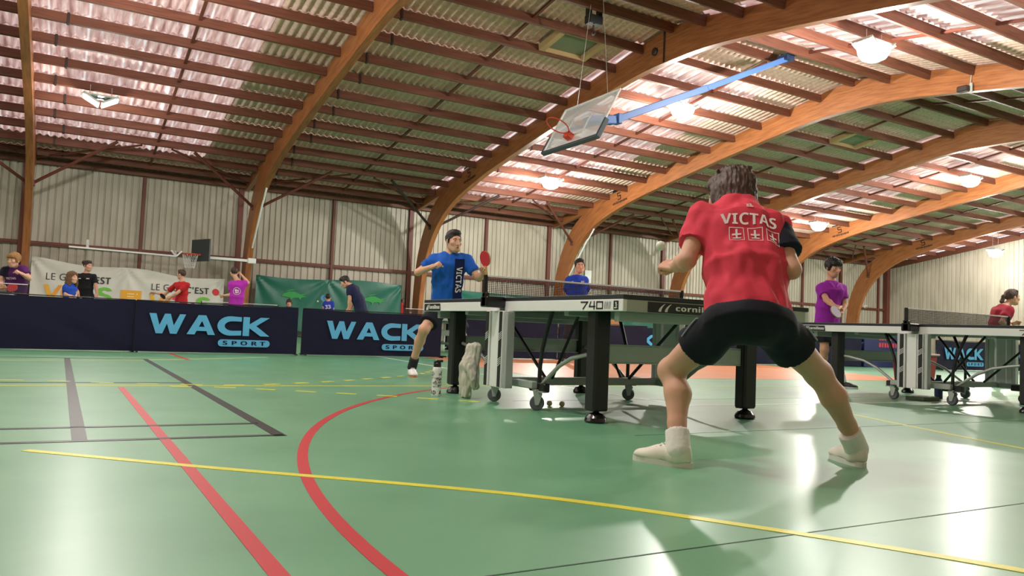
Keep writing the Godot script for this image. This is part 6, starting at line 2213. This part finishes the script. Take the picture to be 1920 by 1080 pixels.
	bat("black bat held edge-on by the boy in the plain red shirt", J.crimson.haR + Vector3(-0.02, -0.01, 0.05), Vector3(0.3, 0.6, 0.5), Vector3(-0.7, 0.5, 0.2), M.black)
	c = person("boy in a magenta shirt seen from behind, one hand raised to his head", {
		"j": J.magenta, "s": 0.94, "cell": 0.015, "skin": col(214, 164, 138), "shirt": cloth(col(178, 50, 178)), "shorts": cloth(col(34, 34, 44)), "leg_len": 0.65, "sleeve": 0.6, "hem": -0.03, "hair": mat(col(62, 44, 36), 0.6), "hair_style": "short", "shoe": white_shoe, "handL": "grip"})
	var rg := MB.new()
	for i in 20:
		var a := TAU * i / 20.0
		var b2 := TAU * (i + 1) / 20.0
		var q0 := Vector3(cos(a), sin(a), 0)
		var q1 := Vector3(cos(b2), sin(b2), 0)
		rg.tri(q0 * 0.072, q1 * 0.072, q1 * 0.082, Vector3.BACK, Vector3.BACK, Vector3.BACK)
		rg.tri(q0 * 0.072, q1 * 0.082, q0 * 0.082, Vector3.BACK, Vector3.BACK, Vector3.BACK)
	for q in [[-0.04, -0.01, 0.0, 0.04], [0.005, 0.0, 0.04, 0.03], [-0.03, -0.045, 0.02, -0.02], [0.02, -0.03, 0.045, -0.01]]:
		rg.add(flat_rect(q[0], q[1], q[2], q[3], 3), Transform3D())
	shirt_text(c, rg, c.chest - c.up * 0.16 + c.right * 0.03, -c.fwd, c.up, white_print, "emblem")
	bat("red bat in the left hand of the boy in magenta", J.magenta.haL + Vector3(-0.03, 0.0, 0.02), Vector3(-0.3, 0.4, 0.8), Vector3(-0.8, 0.45, 0.1), M.red_rubber)
	c = person("boy in a dark navy shirt bending forward in front of the dark green tarpaulin", {
		"j": J.stoop, "s": 0.95, "cell": 0.015, "skin": col(210, 160, 134), "shirt": cloth(col(34, 38, 72)), "shorts": cloth(col(26, 26, 32)), "leg_len": 0.7, "sleeve": 0.6, "hem": -0.02, "hair": mat(col(34, 26, 26), 0.6), "hair_style": "short", "shoe": white_shoe})
	c = person("small child in a blue shirt numbered in white, seen from behind, far back", {
		"j": J.number, "s": 0.68, "cell": 0.014, "skin": col(214, 164, 138), "shirt": cloth(col(44, 62, 170)), "shorts": cloth(col(34, 38, 70)), "leg_len": 0.65, "sleeve": 0.62, "hem": -0.02, "hair": mat(col(28, 24, 24), 0.6), "hair_style": "short", "shoe": white_shoe, "handL": "grip", "head": 1.2})
	shirt_text(c, centred(letters("33", 0.1)), c.chest - c.up * 0.14, -c.fwd, c.up, white_print, "number")
	bat("light blue bat raised by the small child in the numbered shirt", J.number.haL + Vector3(0, 0, 0.02), Vector3(0.1, 0.0, 1), Vector3(0.0, 1, 0), M.sky_blue)
	c = person("child with brown hair of whom only the head shows above a far table edge", {
		"j": J.peeking, "s": 0.68, "cell": 0.016, "skin": col(206, 150, 126), "shirt": cloth(col(60, 60, 80)), "shorts": cloth(col(40, 40, 50)), "leg_len": 0.6, "sleeve": 0.6, "hem": -0.02, "hair": mat(col(56, 36, 30), 0.6), "hair_style": "fringe", "shoe": white_shoe, "head": 1.2})
